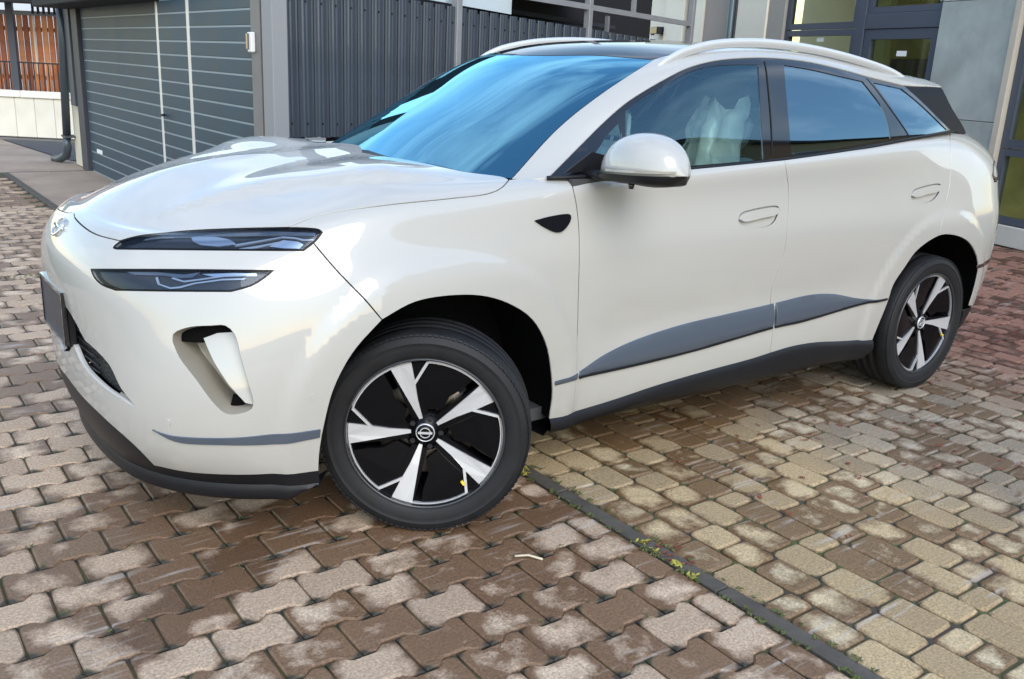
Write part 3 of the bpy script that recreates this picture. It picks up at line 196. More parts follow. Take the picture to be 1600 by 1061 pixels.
SEG = json.loads('''{"hoodfront":[[0,6.2250000000000005],[0.309,6.062],[0.652,5.978],[0.971,5.908],[1.237,5.853],[1.513,5.801],[1.765,5.77],[1.95,5.759],[2.135,5.757],[2.313,5.754],[2.479,5.744]],"lamptop":[[2.479,5.744],[2.591,5.876],[2.709,6.038],[2.784,6.146],[2.861,6.289],[2.929,6.502],[2.988,6.789],[3.083,6.976],[3.2,7.082],[3.309,7.144],[3.425,7.187],[3.545,7.217],[3.67,7.238],[3.796,7.253],[3.922,7.263],[4.049,7.271],[4.173,7.278],[4.294,7.282],[4.415,7.281],[4.539,7.276],[4.664,7.266],[4.791,7.251],[4.922,7.231],[5.055,7.205],[5.192,7.173]],"lamptop2":[[5.192,7.173],[5.365,7.098],[5.539,7.016],[5.689,6.929],[5.796,6.86],[5.882,6.774],[5.932,6.681],[5.976,6.583]],"lampend1":[[5.976,6.583],[5.944,6.434],[5.914,6.296],[5.883,6.18],[5.853,6.074]],"lampend2":[[5.853,6.074],[5.711,5.812]],"lampbot":[[5.711,5.812],[5.591,5.813],[5.473,5.814],[5.359,5.813],[5.247,5.812],[5.138,5.809],[5.031,5.805],[4.926,5.8],[4.823,5.794],[4.721,5.787],[4.62,5.779],[4.519,5.771],[4.419,5.762],[4.318,5.752],[4.217,5.742],[4.114,5.732],[4.01,5.721],[3.905,5.71],[3.797,5.698],[3.688,5.685],[3.577,5.671],[3.464,5.657],[3.348,5.641],[3.229,5.623],[3.107,5.604],[2.981,5.583],[2.85,5.559],[2.714,5.534],[2.572,5.506]],"lamptip":[[2.572,5.506],[2.507,5.51],[2.456,5.526],[2.449,5.578],[2.466,5.658],[2.479,5.744]],"hoodside":[[5.192,7.173],[5.288,7.292],[5.381,7.402],[5.48,7.498],[5.595,7.574],[5.738,7.625],[5.858,7.642],[5.994,7.647],[6.144,7.639],[6.305,7.621],[6.475,7.596],[6.65,7.568],[6.826,7.539],[7.001,7.515],[7.17,7.499],[7.332,7.491],[7.486,7.488],[7.635,7.486],[7.778,7.485],[7.913,7.486],[8.039,7.487],[8.158,7.49],[8.269,7.494],[8.373,7.5],[8.472,7.508],[8.564,7.519],[8.677,7.532],[8.787,7.542],[8.891,7.553],[8.988,7.57],[9.077,7.598],[9.156,7.639],[9.273,7.74],[9.377,7.877],[9.472,8.043],[9.58,8.226]],"hoodrear":[[9.58,8.226],[9.578,8.298],[9.567,8.37],[9.524,8.442],[9.45,8.515],[9.354,8.589],[9.247,8.666],[9.14,8.746],[9.045,8.83],[8.96,8.923],[8.878,9.024],[8.797,9.131],[8.711,9.245],[8.614,9.365],[8.514,9.477],[8.398,9.597],[8.266,9.722],[8.115,9.853],[7.945,9.991],[7.762,10.134],[7.507,10.328],[7.22,10.533],[6.831,10.745],[6.123,10.97],[6.023000000000001,12]],"seamFB":[[5.853,6.074],[5.974,5.88],[6.095,5.713],[6.215,5.561],[6.331,5.421],[6.443,5.289],[6.55,5.164],[6.653,5.045],[6.748,4.93],[6.837,4.816],[6.918,4.702],[6.995,4.584],[7.066,4.466],[7.134,4.346],[7.2,4.225],[7.264,4.103]],"archF1":[[7.264,4.103],[7.2,4.001],[7.134,3.899],[7.069,3.796],[7.005,3.69],[6.945,3.58],[6.89,3.465],[6.842,3.348],[6.796,3.226],[6.754,3.101],[6.714,2.973],[6.677,2.843],[6.643,2.712],[6.61,2.567],[6.582,2.419],[6.558,2.27],[6.536,2.12],[6.515,1.971],[6.49,1.789],[6.467,1.601],[6.448,1.41],[6.433,1.219],[6.423,1.009],[6.419,0.786],[6.413,0.535]],"archF2":[[7.264,4.103],[7.353,4.166],[7.442,4.234],[7.532,4.299],[7.625,4.356],[7.724,4.4],[7.816,4.425],[7.915,4.442],[8.018,4.45],[8.125,4.452],[8.233,4.449],[8.339,4.441],[8.477,4.425],[8.614,4.4],[8.747,4.363],[8.876,4.313],[8.994,4.253],[9.109,4.18],[9.218,4.096],[9.32,4.004],[9.434,3.886],[9.54,3.753],[9.638,3.596],[9.711,3.444],[9.78,3.273],[9.843,3.088],[9.898,2.896],[9.941,2.718],[9.977,2.529],[10.008,2.336],[10.034,2.149],[10.057,1.977],[10.082,1.771],[10.099,1.576],[10.11,1.376],[10.112,1.156],[10.11,0.914],[10.112,0.635]],"bumpbot":[[6.413,0.535],[6.291,0.534],[6.167,0.53],[6.038,0.526],[5.901,0.523],[5.755,0.523],[5.606,0.525],[5.454,0.526],[5.301,0.525],[5.149,0.523],[5.001,0.521],[4.859,0.52],[4.739,0.519],[4.617,0.517],[4.492,0.515],[4.367,0.511],[4.242,0.507],[4.117,0.502],[3.995,0.497],[3.877,0.493],[3.738,0.495],[3.607,0.503],[3.476,0.512],[3.335,0.513],[3.175,0.498]],"split":[[3.175,0.498],[3.171,0.688],[3.147,0.849],[3.1,0.987],[3.027,1.108],[2.946,1.195],[2.846,1.274],[2.729,1.345],[2.597,1.408],[2.454,1.464],[2.302,1.514],[2.107,1.563],[1.881,1.599],[1.622,1.622],[1.333,1.637],[1.022,1.65],[0.666,1.677],[0.301,1.712],[0.0,1.737]],"grilltop":[[0.455,3.814],[0.75,3.784],[1.01,3.728],[1.172,3.654],[1.327,3.554],[1.476,3.439],[1.619,3.32],[1.755,3.208]],"grillout":[[1.755,3.208],[1.986,3.173],[2.192,3.122],[2.415,3.042],[2.612,2.928],[2.705,2.83],[2.787,2.711],[2.866,2.59],[2.954,2.481],[3.078,2.369],[3.204,2.265],[3.32,2.157]],"grillbot":[[3.32,2.157],[3.146,2.22],[2.954,2.272],[2.74,2.301],[2.496,2.335],[2.333,2.367],[2.142,2.405],[1.932,2.445],[1.716,2.488],[1.518,2.537],[1.305,2.635],[1.146,2.759],[0.981,2.885]],"lamp2top":[[2.131,4.932],[2.327,4.972],[2.505,5.007],[2.671,5.038],[2.826,5.065],[2.972,5.09],[3.11,5.111],[3.243,5.131],[3.369,5.149],[3.491,5.164],[3.609,5.179],[3.723,5.192],[3.834,5.203],[3.941,5.214],[4.046,5.223],[4.152,5.231],[4.255,5.239],[4.358,5.246],[4.459,5.252],[4.559,5.257],[4.659,5.261],[4.759,5.265],[4.859,5.268],[4.96,5.27],[5.062,5.272],[5.166,5.272],[5.271,5.273],[5.378,5.272]],"lamp2end":[[5.378,5.272],[5.33,5.173],[5.277,5.081],[5.211,4.991],[5.13,4.913],[5.048,4.866],[4.955,4.827],[4.863,4.788]],"lamp2bot":[[4.863,4.788],[4.77,4.786],[4.677,4.783],[4.584,4.779],[4.491,4.775],[4.396,4.769],[4.301,4.764],[4.204,4.757],[4.105,4.75],[4.003,4.742],[3.899,4.733],[3.792,4.724],[3.68,4.713],[3.565,4.701],[3.444,4.687],[3.318,4.671],[3.186,4.654],[3.047,4.633],[2.899,4.61]],"lamp2tip":[[2.899,4.61],[2.806,4.622],[2.708,4.631],[2.611,4.643],[2.521,4.661],[2.394,4.709],[2.286,4.773],[2.206,4.849],[2.131,4.932]],"air":[[4.121,3.729],[4.112,3.818],[4.12,3.899],[4.172,3.959],[4.251,4.008],[4.335,4.047],[4.401,4.069],[4.473,4.084],[4.547,4.093],[4.618,4.1],[4.682,4.106],[4.756,4.117],[4.823,4.125],[4.885,4.112],[4.962,4.05],[5.03,3.948],[5.064,3.865],[5.093,3.763],[5.119,3.65],[5.143,3.532],[5.167,3.42],[5.193,3.314],[5.217,3.206],[5.241,3.098],[5.264,2.992],[5.283,2.891],[5.31,2.756],[5.334,2.628],[5.345,2.513],[5.343,2.409],[5.317,2.325],[5.266,2.281],[5.192,2.245],[5.106,2.221],[5.023,2.21],[4.956,2.216],[4.894,2.254],[4.844,2.317],[4.793,2.399],[4.756,2.463],[4.718,2.539],[4.678,2.624],[4.637,2.712],[4.596,2.802],[4.554,2.889],[4.513,2.969],[4.466,3.052],[4.418,3.133],[4.369,3.213],[4.321,3.29],[4.277,3.365],[4.238,3.437],[4.193,3.538],[4.158,3.634],[4.121,3.729]],"sillF":[[10.112,0.635],[10.225,0.611],[10.337,0.593],[10.443,0.6],[10.546,0.614]],"sillD":[[10.546,0.614],[10.657,0.636],[10.765,0.657],[10.872,0.678],[10.978,0.7],[11.083,0.723],[11.188,0.749],[11.284,0.777],[11.38,0.807],[11.476,0.839],[11.572,0.871],[11.667,0.903],[11.763,0.932],[11.859,0.958],[11.959,0.981],[12.059,1.002],[12.16,1.021],[12.262,1.039],[12.364,1.056],[12.467,1.073],[12.57,1.089],[12.677,1.104],[12.789,1.118],[12.905,1.131],[13.019,1.143],[13.13,1.157],[13.232,1.17],[13.323,1.185],[13.467,1.22],[13.596,1.255]],"sillR":[[13.596,1.255],[13.721,1.281],[13.848,1.307],[13.981,1.321],[14.126,1.317],[14.278,1.299],[14.435,1.267],[14.587,1.219],[14.745,1.155],[14.915,1.088],[15.079,1.031],[15.256,0.971],[15.443,0.909],[15.636,0.844]],"doorF":[[10.455,8.033],[10.385,7.663],[10.383,7.329],[10.402,7.012],[10.414,6.767],[10.422,6.527],[10.426,6.289],[10.425,6.051],[10.421,5.795],[10.413,5.539],[10.407,5.296],[10.403,5.079],[10.403,4.869],[10.404,4.68],[10.407,4.454],[10.411,4.333],[10.416,4.195],[10.422,4.042],[10.429,3.874],[10.437,3.694],[10.445,3.503],[10.453,3.305],[10.463,3.103],[10.472,2.9],[10.481,2.699],[10.489,2.505],[10.497,2.32],[10.503,2.149],[10.508,1.993],[10.514,1.767],[10.517,1.557],[10.52,1.351],[10.525,1.138],[10.532,0.9],[10.546,0.614]],"doorM":[[13.484,7.769],[13.481,7.458],[13.518,7.19],[13.559,6.913],[13.583,6.615],[13.588,6.412],[13.585,6.186],[13.577,5.935],[13.567,5.662],[13.56,5.371],[13.557,5.089],[13.559,4.838],[13.559,4.615],[13.55,4.366],[13.534,4.134],[13.52,3.903],[13.507,3.683],[13.494,3.462],[13.491,3.223],[13.505,2.989],[13.53,2.737],[13.556,2.481],[13.573,2.231],[13.58,1.992],[13.583,1.756],[13.586,1.514],[13.596,1.255]],"doorR":[[17.613,8.171],[17.363,7.917],[17.249,7.741],[17.185,7.592],[17.149,7.456],[17.129,7.331],[17.117,7.213],[17.109,7.103],[17.1,6.96],[17.09,6.823],[17.078,6.686],[17.059,6.545],[17.032,6.399],[16.998,6.245],[16.961,6.082],[16.92,5.907],[16.867,5.68],[16.814,5.445],[16.77,5.2],[16.744,5.0],[16.727,4.811],[16.716,4.632],[16.709,4.462]],"archR1":[[15.636,0.844],[15.644,1.044],[15.656,1.232],[15.669,1.41],[15.685,1.579],[15.701,1.741],[15.717,1.896],[15.733,2.044],[15.747,2.182],[15.76,2.309],[15.771,2.517],[15.778,2.7],[15.797,2.881],[15.833,3.043],[15.881,3.204],[15.934,3.362],[15.984,3.513],[16.038,3.686],[16.092,3.85],[16.16,3.996],[16.248,4.12],[16.352,4.229],[16.458,4.32],[16.582,4.398],[16.709,4.462]],"archR2":[[16.709,4.462],[16.798,4.476],[16.901,4.479],[17.037,4.454],[17.201,4.408],[17.368,4.345],[17.52,4.272],[17.673,4.183],[17.82,4.076],[17.964,3.938],[18.101,3.778],[18.225,3.606],[18.341,3.419],[18.443,3.221],[18.525,3.031],[18.586,2.812],[18.62,2.593],[18.642,2.435],[18.66,2.266],[18.676,2.097],[18.688,1.937],[18.696,1.761],[18.699,1.591],[18.707,1.414]],"beltF":[[10.155,8.174],[10.455,8.033]],"beltD":[[10.455,8.033],[10.563,8.035],[10.671,8.035],[10.777,8.033],[10.882,8.028],[10.984,8.022],[11.083,8.012],[11.18,8.001],[11.275,7.988],[11.368,7.974],[11.457,7.959],[11.543,7.944],[11.627,7.928],[11.712,7.913],[11.796,7.897],[11.883,7.883],[11.971,7.87],[12.063,7.858],[12.159,7.847],[12.24,7.84],[12.323,7.833],[12.408,7.827],[12.497,7.822],[12.588,7.817],[12.68,7.812],[12.775,7.808],[12.872,7.803],[12.971,7.798],[13.072,7.793],[13.173,7.787],[13.276,7.782],[13.38,7.776],[13.484,7.769]],"beltR":[[13.484,7.769],[13.593,7.776],[13.706,7.782],[13.821,7.789],[13.938,7.796],[14.056,7.803],[14.176,7.812],[14.296,7.823],[14.418,7.834],[14.539,7.846],[14.661,7.859],[14.782,7.872],[14.92,7.886],[15.058,7.898],[15.195,7.906],[15.334,7.911],[15.474,7.915],[15.618,7.918],[15.767,7.921],[15.925,7.925],[16.13,7.935],[16.354,7.952],[16.603,7.98],[16.884,8.021],[17.209,8.079],[17.613,8.171]],"quartertop":[[17.613,8.171],[17.806,8.193],[18.045,8.234],[18.358,8.301],[18.885,8.401],[18.949,8.278]],"fendtop":[[9.58,8.226],[9.651,8.226],[9.724,8.225],[9.816,8.222],[9.914,8.214],[10.033,8.196],[10.155,8.174]],"cladtop":[[10.118,1.828],[10.246,1.842],[10.376,1.857],[10.504,1.895],[10.613,1.962],[10.72,2.052],[10.827,2.149],[10.936,2.235],[11.026,2.292],[11.116,2.344],[11.207,2.393],[11.301,2.439],[11.401,2.483],[11.494,2.521],[11.593,2.557],[11.696,2.592],[11.8,2.624],[11.905,2.654],[12.007,2.682],[12.107,2.706],[12.21,2.727],[12.312,2.743],[12.413,2.756],[12.515,2.767],[12.62,2.778],[12.728,2.79],[12.822,2.802],[12.92,2.814],[13.022,2.825],[13.126,2.837],[13.231,2.849],[13.336,2.861],[13.44,2.873],[13.542,2.884],[13.658,2.901],[13.774,2.922],[13.889,2.942],[14.002,2.959],[14.111,2.969],[14.217,2.968],[14.372,2.945],[14.521,2.903],[14.664,2.846],[14.83,2.745],[14.996,2.636],[15.198,2.535],[15.406,2.46],[15.582,2.441],[15.758,2.44]],"cladbot":[[15.767,2.379],[15.614,2.369],[15.464,2.359],[15.321,2.348],[15.187,2.332],[15.044,2.307],[14.911,2.276],[14.766,2.244],[14.652,2.221],[14.527,2.195],[14.399,2.168],[14.271,2.144],[14.15,2.123],[14.038,2.108],[13.925,2.1],[13.823,2.1],[13.717,2.099],[13.594,2.09],[13.513,2.08],[13.425,2.066],[13.331,2.05],[13.232,2.031],[13.129,2.011],[13.025,1.989],[12.92,1.968],[12.815,1.946],[12.713,1.925],[12.612,1.905],[12.515,1.887],[12.422,1.871],[12.334,1.857],[12.23,1.843],[12.129,1.83],[12.029,1.818],[11.931,1.808],[11.833,1.798],[11.736,1.79],[11.639,1.782],[11.541,1.775],[11.442,1.768],[11.331,1.762],[11.216,1.758],[11.098,1.755],[10.978,1.752],[10.86,1.75],[10.745,1.747],[10.636,1.743],[10.536,1.738],[10.387,1.727],[10.256,1.714],[10.126,1.702]],"striptop":[[3.641,1.734],[3.793,1.694],[3.962,1.661],[4.05,1.657],[4.148,1.656],[4.254,1.658],[4.363,1.66],[4.475,1.663],[4.586,1.666],[4.694,1.669],[4.799,1.671],[4.896,1.673],[5.016,1.677],[5.133,1.683],[5.25,1.691],[5.368,1.699],[5.488,1.706],[5.612,1.712],[5.727,1.716],[5.843,1.721],[5.96,1.726],[6.078,1.731],[6.196,1.736],[6.312,1.74],[6.427,1.742]],"stripbot":[[6.418,1.556],[6.305,1.545],[6.19,1.532],[6.074,1.517],[5.956,1.502],[5.837,1.49],[5.716,1.481],[5.594,1.478],[5.478,1.479],[5.361,1.483],[5.243,1.488],[5.128,1.495],[5.015,1.501],[4.907,1.507],[4.802,1.512],[4.702,1.515],[4.587,1.516],[4.471,1.512],[4.357,1.509],[4.244,1.508],[4.137,1.515],[4.036,1.533],[3.931,1.572],[3.837,1.626],[3.744,1.683],[3.641,1.734]],"fendercam":[[9.733,6.403],[9.8,6.436],[9.868,6.472],[9.936,6.503],[10.005,6.526],[10.082,6.546],[10.165,6.565],[10.237,6.564],[10.28,6.527],[10.285,6.412],[10.262,6.274],[10.206,6.103],[10.137,5.972],[10.096,5.939],[10.053,5.939],[9.996,5.984],[9.931,6.065],[9.871,6.152],[9.823,6.232],[9.778,6.317],[9.733,6.403]],"rearline":[[18.467,3.034],[18.635,3.064],[18.829,3.094],[19.132,3.136],[19.748,3.132]],"handleF":[[12.791,5.883],[12.808,6.009],[12.832,6.114],[12.889,6.173],[12.969,6.202],[13.035,6.225],[13.12,6.251],[13.214,6.273],[13.304,6.283],[13.379,6.272],[13.424,6.232],[13.436,6.097],[13.416,5.928],[13.381,5.742],[13.325,5.583],[13.24,5.497],[13.141,5.468],[13.063,5.473],[12.983,5.503],[12.913,5.549],[12.852,5.615],[12.808,5.702],[12.796,5.79],[12.791,5.883]],"gripF":[[12.806,5.892],[12.825,5.984],[12.851,6.064],[12.905,6.121],[12.978,6.155],[13.041,6.177],[13.122,6.202],[13.212,6.223],[13.298,6.232],[13.367,6.224],[13.408,6.19],[13.42,6.09],[13.401,5.98],[13.338,5.914],[13.241,5.884],[13.144,5.858],[13.07,5.825],[12.992,5.79],[12.921,5.769],[12.867,5.778],[12.833,5.829],[12.806,5.892]],"handleR":[[15.94,6.246],[15.969,6.345],[16.009,6.428],[16.092,6.479],[16.206,6.507],[16.304,6.527],[16.432,6.548],[16.568,6.561],[16.687,6.559],[16.763,6.531],[16.783,6.431],[16.753,6.308],[16.693,6.185],[16.604,6.074],[16.481,5.982],[16.346,5.931],[16.202,5.94],[16.076,5.994],[16.01,6.057],[15.964,6.13],[15.948,6.188],[15.94,6.246]],"gripR":[[15.963,6.255],[15.994,6.33],[16.033,6.395],[16.114,6.444],[16.223,6.476],[16.343,6.5],[16.498,6.523],[16.645,6.53],[16.737,6.504],[16.758,6.422],[16.727,6.332],[16.623,6.284],[16.471,6.264],[16.33,6.245],[16.17,6.195],[16.043,6.178],[16.0,6.212],[15.963,6.255]],"sensor":[[6.3,2.541],[3.982,1.964]],"taillamp":[[19.029,6.692],[19.17,6.789],[19.365,6.877],[19.669,6.942],[20.004,6.955],[20.005,6.395],[19.493,6.507],[19.216,6.599],[19.029,6.692]],"ridgeA":[[2.323,7.755],[2.413,7.868],[2.497,7.971],[2.578,8.066],[2.655,8.154],[2.731,8.237],[2.808,8.314],[2.885,8.387],[2.965,8.455],[3.048,8.518],[3.127,8.572],[3.21,8.622],[3.295,8.67],[3.382,8.715],[3.472,8.756],[3.564,8.795],[3.658,8.831],[3.755,8.864],[3.854,8.893],[3.957,8.919],[4.067,8.941],[4.182,8.959],[4.302,8.972],[4.429,8.98],[4.563,8.983],[4.707,8.981],[4.863,8.975],[5.034,8.966],[5.226,8.955],[5.43,8.941],[5.655,8.922],[5.898,8.899],[6.15,8.872],[6.405,8.839],[6.662,8.804],[6.919,8.766],[7.177,8.728],[7.423,8.694],[7.64,8.666],[7.843,8.643],[8.016,8.624],[8.168,8.608],[8.305,8.594],[8.432,8.58],[8.552,8.567],[8.668,8.555],[8.779,8.542],[8.888,8.531]],"ridgeB":[[0.0,8.15],[0.0,8.287],[0.0,8.419],[0.104,8.548],[0.251,8.675],[0.387,8.802],[0.516,8.928],[0.64,9.056],[0.762,9.183],[0.888,9.314],[1.011,9.442],[1.131,9.567],[1.248,9.688],[1.361,9.806],[1.472,9.92],[1.578,10.033],[1.681,10.143],[1.779,10.253],[1.873,10.362],[1.966,10.468],[2.058,10.57],[2.15,10.667],[2.243,10.758],[2.337,10.842],[2.434,10.918],[2.534,10.985],[2.638,11.044],[2.762,11.101],[2.891,11.148],[3.027,11.189],[3.168,11.228],[3.316,11.265],[3.473,11.304],[3.643,11.346]],"nose_logo":[[0.002,5.542],[0.116,5.548]],"dlotop":[[2.209,2.769],[2.339,3.141],[2.47,3.47],[2.597,3.715],[2.717,3.887],[2.83,4.011],[2.936,4.101],[3.033,4.168],[3.155,4.239],[3.267,4.295],[3.376,4.339],[3.486,4.371],[3.602,4.394],[3.722,4.413],[3.84,4.423],[3.954,4.422],[4.065,4.408],[4.171,4.384],[4.288,4.355],[4.41,4.326],[4.543,4.297],[4.683,4.271],[4.824,4.251],[4.961,4.243],[5.1,4.245],[5.242,4.249],[5.385,4.248],[5.571,4.235],[5.758,4.216],[5.944,4.199],[6.121,4.182],[6.295,4.163],[6.478,4.146],[6.617,4.139],[6.762,4.136],[6.912,4.138],[7.066,4.142],[7.221,4.148],[7.364,4.153],[7.511,4.159],[7.66,4.166],[7.812,4.173],[7.963,4.178],[8.112,4.179],[8.283,4.171],[8.455,4.154],[8.625,4.133],[8.795,4.114],[8.963,4.103],[9.138,4.094],[9.306,4.083],[9.478,4.073],[9.661,4.07],[9.836,4.072],[10.017,4.072],[10.203,4.063],[10.389,4.042],[10.574,4.004]],"dlorear":[[10.574,4.004],[10.658,3.668],[10.769,3.351],[10.89,3.034],[11.01,2.709],[11.133,2.377],[11.27,2.049],[11.423,1.746],[11.607,1.455],[11.841,1.181]],"dlobot":[[11.841,1.181],[11.492,1.098],[11.201,1.04],[10.949,1.0],[10.723,0.972],[10.514,0.951],[10.314,0.935],[10.12,0.922],[9.943,0.911],[9.769,0.9],[9.597,0.888],[9.426,0.878],[9.256,0.868],[9.086,0.858],[8.914,0.849],[8.74,0.842],[8.588,0.836],[8.435,0.831],[8.281,0.827],[8.127,0.823],[7.972,0.821],[7.817,0.82],[7.662,0.819],[7.508,0.82],[7.354,0.822],[7.201,0.824],[7.048,0.826],[6.913,0.829],[6.775,0.832],[6.635,0.835],[6.493,0.839],[6.35,0.843],[6.206,0.848],[6.062,0.854],[5.917,0.86],[5.772,0.866],[5.628,0.874],[5.486,0.882],[5.346,0.89],[5.21,0.9],[5.077,0.91],[4.912,0.924],[4.751,0.941],[4.595,0.96],[4.442,0.98],[4.294,1.002],[4.15,1.024],[4.01,1.047],[3.872,1.069],[3.737,1.092],[3.596,1.117],[3.455,1.145],[3.316,1.178],[3.18,1.218],[3.048,1.268],[2.921,1.335],[2.801,1.422],[2.69,1.541],[2.55,1.797],[2.43,2.121],[2.319,2.438],[2.209,2.769]],"glassF_top":[[3.941,4.121],[4.059,4.114],[4.181,4.111],[4.31,4.097],[4.455,4.06],[4.609,4.015],[4.771,3.983],[4.905,3.978],[5.045,3.986],[5.188,3.997],[5.331,4.0],[5.518,3.989],[5.705,3.972],[5.89,3.95],[6.063,3.916],[6.232,3.874],[6.4,3.84],[6.564,3.815],[6.729,3.794],[6.895,3.784]],"glassF_back":[[6.895,3.784],[6.856,3.531],[6.826,3.307],[6.799,3.097],[6.774,2.892],[6.75,2.689],[6.726,2.489],[6.704,2.293],[6.684,2.101],[6.665,1.914],[6.649,1.73],[6.634,1.545],[6.622,1.353],[6.614,1.15],[6.61,0.923]],"glassF_bot":[[6.61,0.923],[6.469,0.932],[6.329,0.94],[6.19,0.948],[6.051,0.957],[5.91,0.965],[5.767,0.974],[5.621,0.984],[5.473,0.995],[5.32,1.007],[5.187,1.019],[5.051,1.031],[4.912,1.045],[4.772,1.061],[4.631,1.077],[4.489,1.095],[4.349,1.115],[4.209,1.136],[4.072,1.158],[3.938,1.183],[3.806,1.209],[3.678,1.239]],"glassF_front":[[3.678,1.239],[3.694,1.616],[3.718,2.0],[3.747,2.365],[3.779,2.719],[3.815,3.08],[3.852,3.44],[3.894,3.789],[3.941,4.121]],"quarterF":[[3.113,2.9],[3.504,3.69],[3.767,3.847],[3.722,2.711],[3.535,1.455],[3.251,1.358],[3.018,1.81],[3.042,2.365],[3.113,2.9]],"glassR_top":[[7.471,3.816],[7.646,3.798],[7.826,3.788],[8.018,3.773],[8.175,3.754],[8.348,3.73],[8.525,3.706],[8.699,3.686],[8.859,3.675],[9.103,3.671],[9.336,3.675]],"glassR_back":[[9.336,3.675],[9.412,3.377],[9.494,3.092],[9.567,2.848],[9.626,2.577],[9.657,2.298],[9.677,1.991],[9.687,1.703],[9.68,1.398],[9.672,1.098]],"glassR_bot":[[9.672,1.098],[9.486,1.086],[9.303,1.073],[9.124,1.06],[8.948,1.046],[8.775,1.032],[8.608,1.019],[8.445,1.007],[8.287,0.998],[8.124,0.991],[7.967,0.986],[7.813,0.984],[7.663,0.983],[7.515,0.982],[7.368,0.981],[7.222,0.979]],"glassR_front":[[7.222,0.979],[7.224,1.198],[7.23,1.398],[7.24,1.588],[7.253,1.773],[7.267,1.958],[7.283,2.146],[7.301,2.339],[7.324,2.565],[7.347,2.795],[7.372,3.029],[7.398,3.267],[7.428,3.522],[7.471,3.816]],"quarterR_top":[[9.632,3.767],[10.032,3.773],[10.438,3.73]],"quarterR_rear":[[10.438,3.73],[10.559,3.428],[10.694,3.128],[10.84,2.791],[10.953,2.508],[11.077,2.199],[11.218,1.875],[11.387,1.55],[11.6,1.242]],"quarterR_bot":[[11.6,1.242],[10.823,1.09],[10.237,1.022]],"quarterR_front":[[10.237,1.022],[10.157,1.318],[10.09,1.603],[10.031,1.878],[9.977,2.143],[9.913,2.468],[9.852,2.785],[9.79,3.08],[9.705,3.425],[9.632,3.767]],"wsedge":[[1.734,4.512],[1.857,4.692],[1.979,4.839],[2.099,4.961],[2.218,5.065],[2.335,5.155],[2.451,5.233],[2.565,5.301],[2.677,5.359],[2.786,5.407],[2.893,5.445],[3.009,5.476],[3.121,5.497],[3.23,5.511],[3.338,5.518],[3.445,5.521],[3.554,5.52],[3.665,5.518],[3.779,5.515],[3.891,5.512],[4.007,5.508],[4.127,5.506],[4.253,5.507],[4.385,5.516],[4.524,5.535],[4.671,5.571],[4.83,5.629],[5.006,5.718]],"wstop":[[5.006,5.718],[4.935,5.911],[4.869,6.072],[4.801,6.222],[4.752,6.333],[4.703,6.445],[4.654,6.558],[4.602,6.67],[4.547,6.781],[4.496,6.874],[4.442,6.971],[4.388,7.071],[4.336,7.178],[4.287,7.29],[4.244,7.41],[4.209,7.537]],"wsbase":[[1.734,4.512],[1.655,4.767],[1.578,4.976],[1.501,5.157],[1.427,5.321],[1.355,5.473],[1.286,5.619],[1.22,5.763],[1.158,5.902],[1.098,6.038],[1.042,6.169],[0.989,6.298],[0.938,6.425],[0.893,6.545],[0.85,6.668],[0.81,6.796],[0.774,6.928],[0.744,7.068],[0.721,7.215],[0.702,7.418],[0.694,7.634],[0.696,7.867],[0.704,8.0]],"spoilerend":[[10.574,4.004],[10.892,4.141],[11.244,4.273],[11.538,4.389],[11.928,4.606]]}''')
def _bw(t): return np.stack([(1 - t) ** 3, 3 * t ** 3 - 6 * t ** 2 + 4, -3 * t ** 3 + 3 * t ** 2 + 3 * t + 1, t ** 3], -1) / 6
def _sst(a, b, x):
    t = np.clip((x - a) / (b - a), 0, 1); return t * t * (3 - 2 * t)
class Net:
    def __init__(s, P, disp=None):
        s.P = np.array(P); s.nu, s.nv = s.P.shape[0] - 2, s.P.shape[1] - 2; s.disp = disp
    def raw(s, u, v):
        u = np.asarray(u, float); v = np.asarray(v, float)
        iu = np.clip(np.floor(u), 0, s.nu - 2).astype(int); iv = np.clip(np.floor(v), 0, s.nv - 2).astype(int)
        wu = _bw(u - iu); wv = _bw(v - iv); out = 0
        for a in range(4):
            for b in range(4): out = out + (wu[..., a] * wv[..., b])[..., None] * s.P[iu + a, iv + b]
        return out
    def nrm(s, f, u, v, h=2e-3):
        a = f(u + h, v) - f(u - h, v); b = f(u, v + h) - f(u, v - h); n = np.cross(a, b); n /= np.linalg.norm(n, axis=-1)[..., None] + 1e-12
        return n * s.sign
    sign = 1.0
    def ev(s, u, v, off=0.0):
        u = np.asarray(u, float); v = np.asarray(v, float); p = s.raw(u, v)
        if s.disp is None and not callable(off) and not np.any(off): return p
        n = s.nrm(s.raw, u, v); d = s.disp(p, u, v) if s.disp is not None else 0
        if callable(off): off = off(u, v)
        return p + n * (np.asarray(d + off) + 0 * u)[..., None]
    def full(s, u, v, off=0.0):
        f = lambda a, b: s.ev(a, b, off)
        return f(u, v), s.nrm(f, np.asarray(u, float), np.asarray(v, float))
RIDGE = np.array(SEG['ridgeA'])
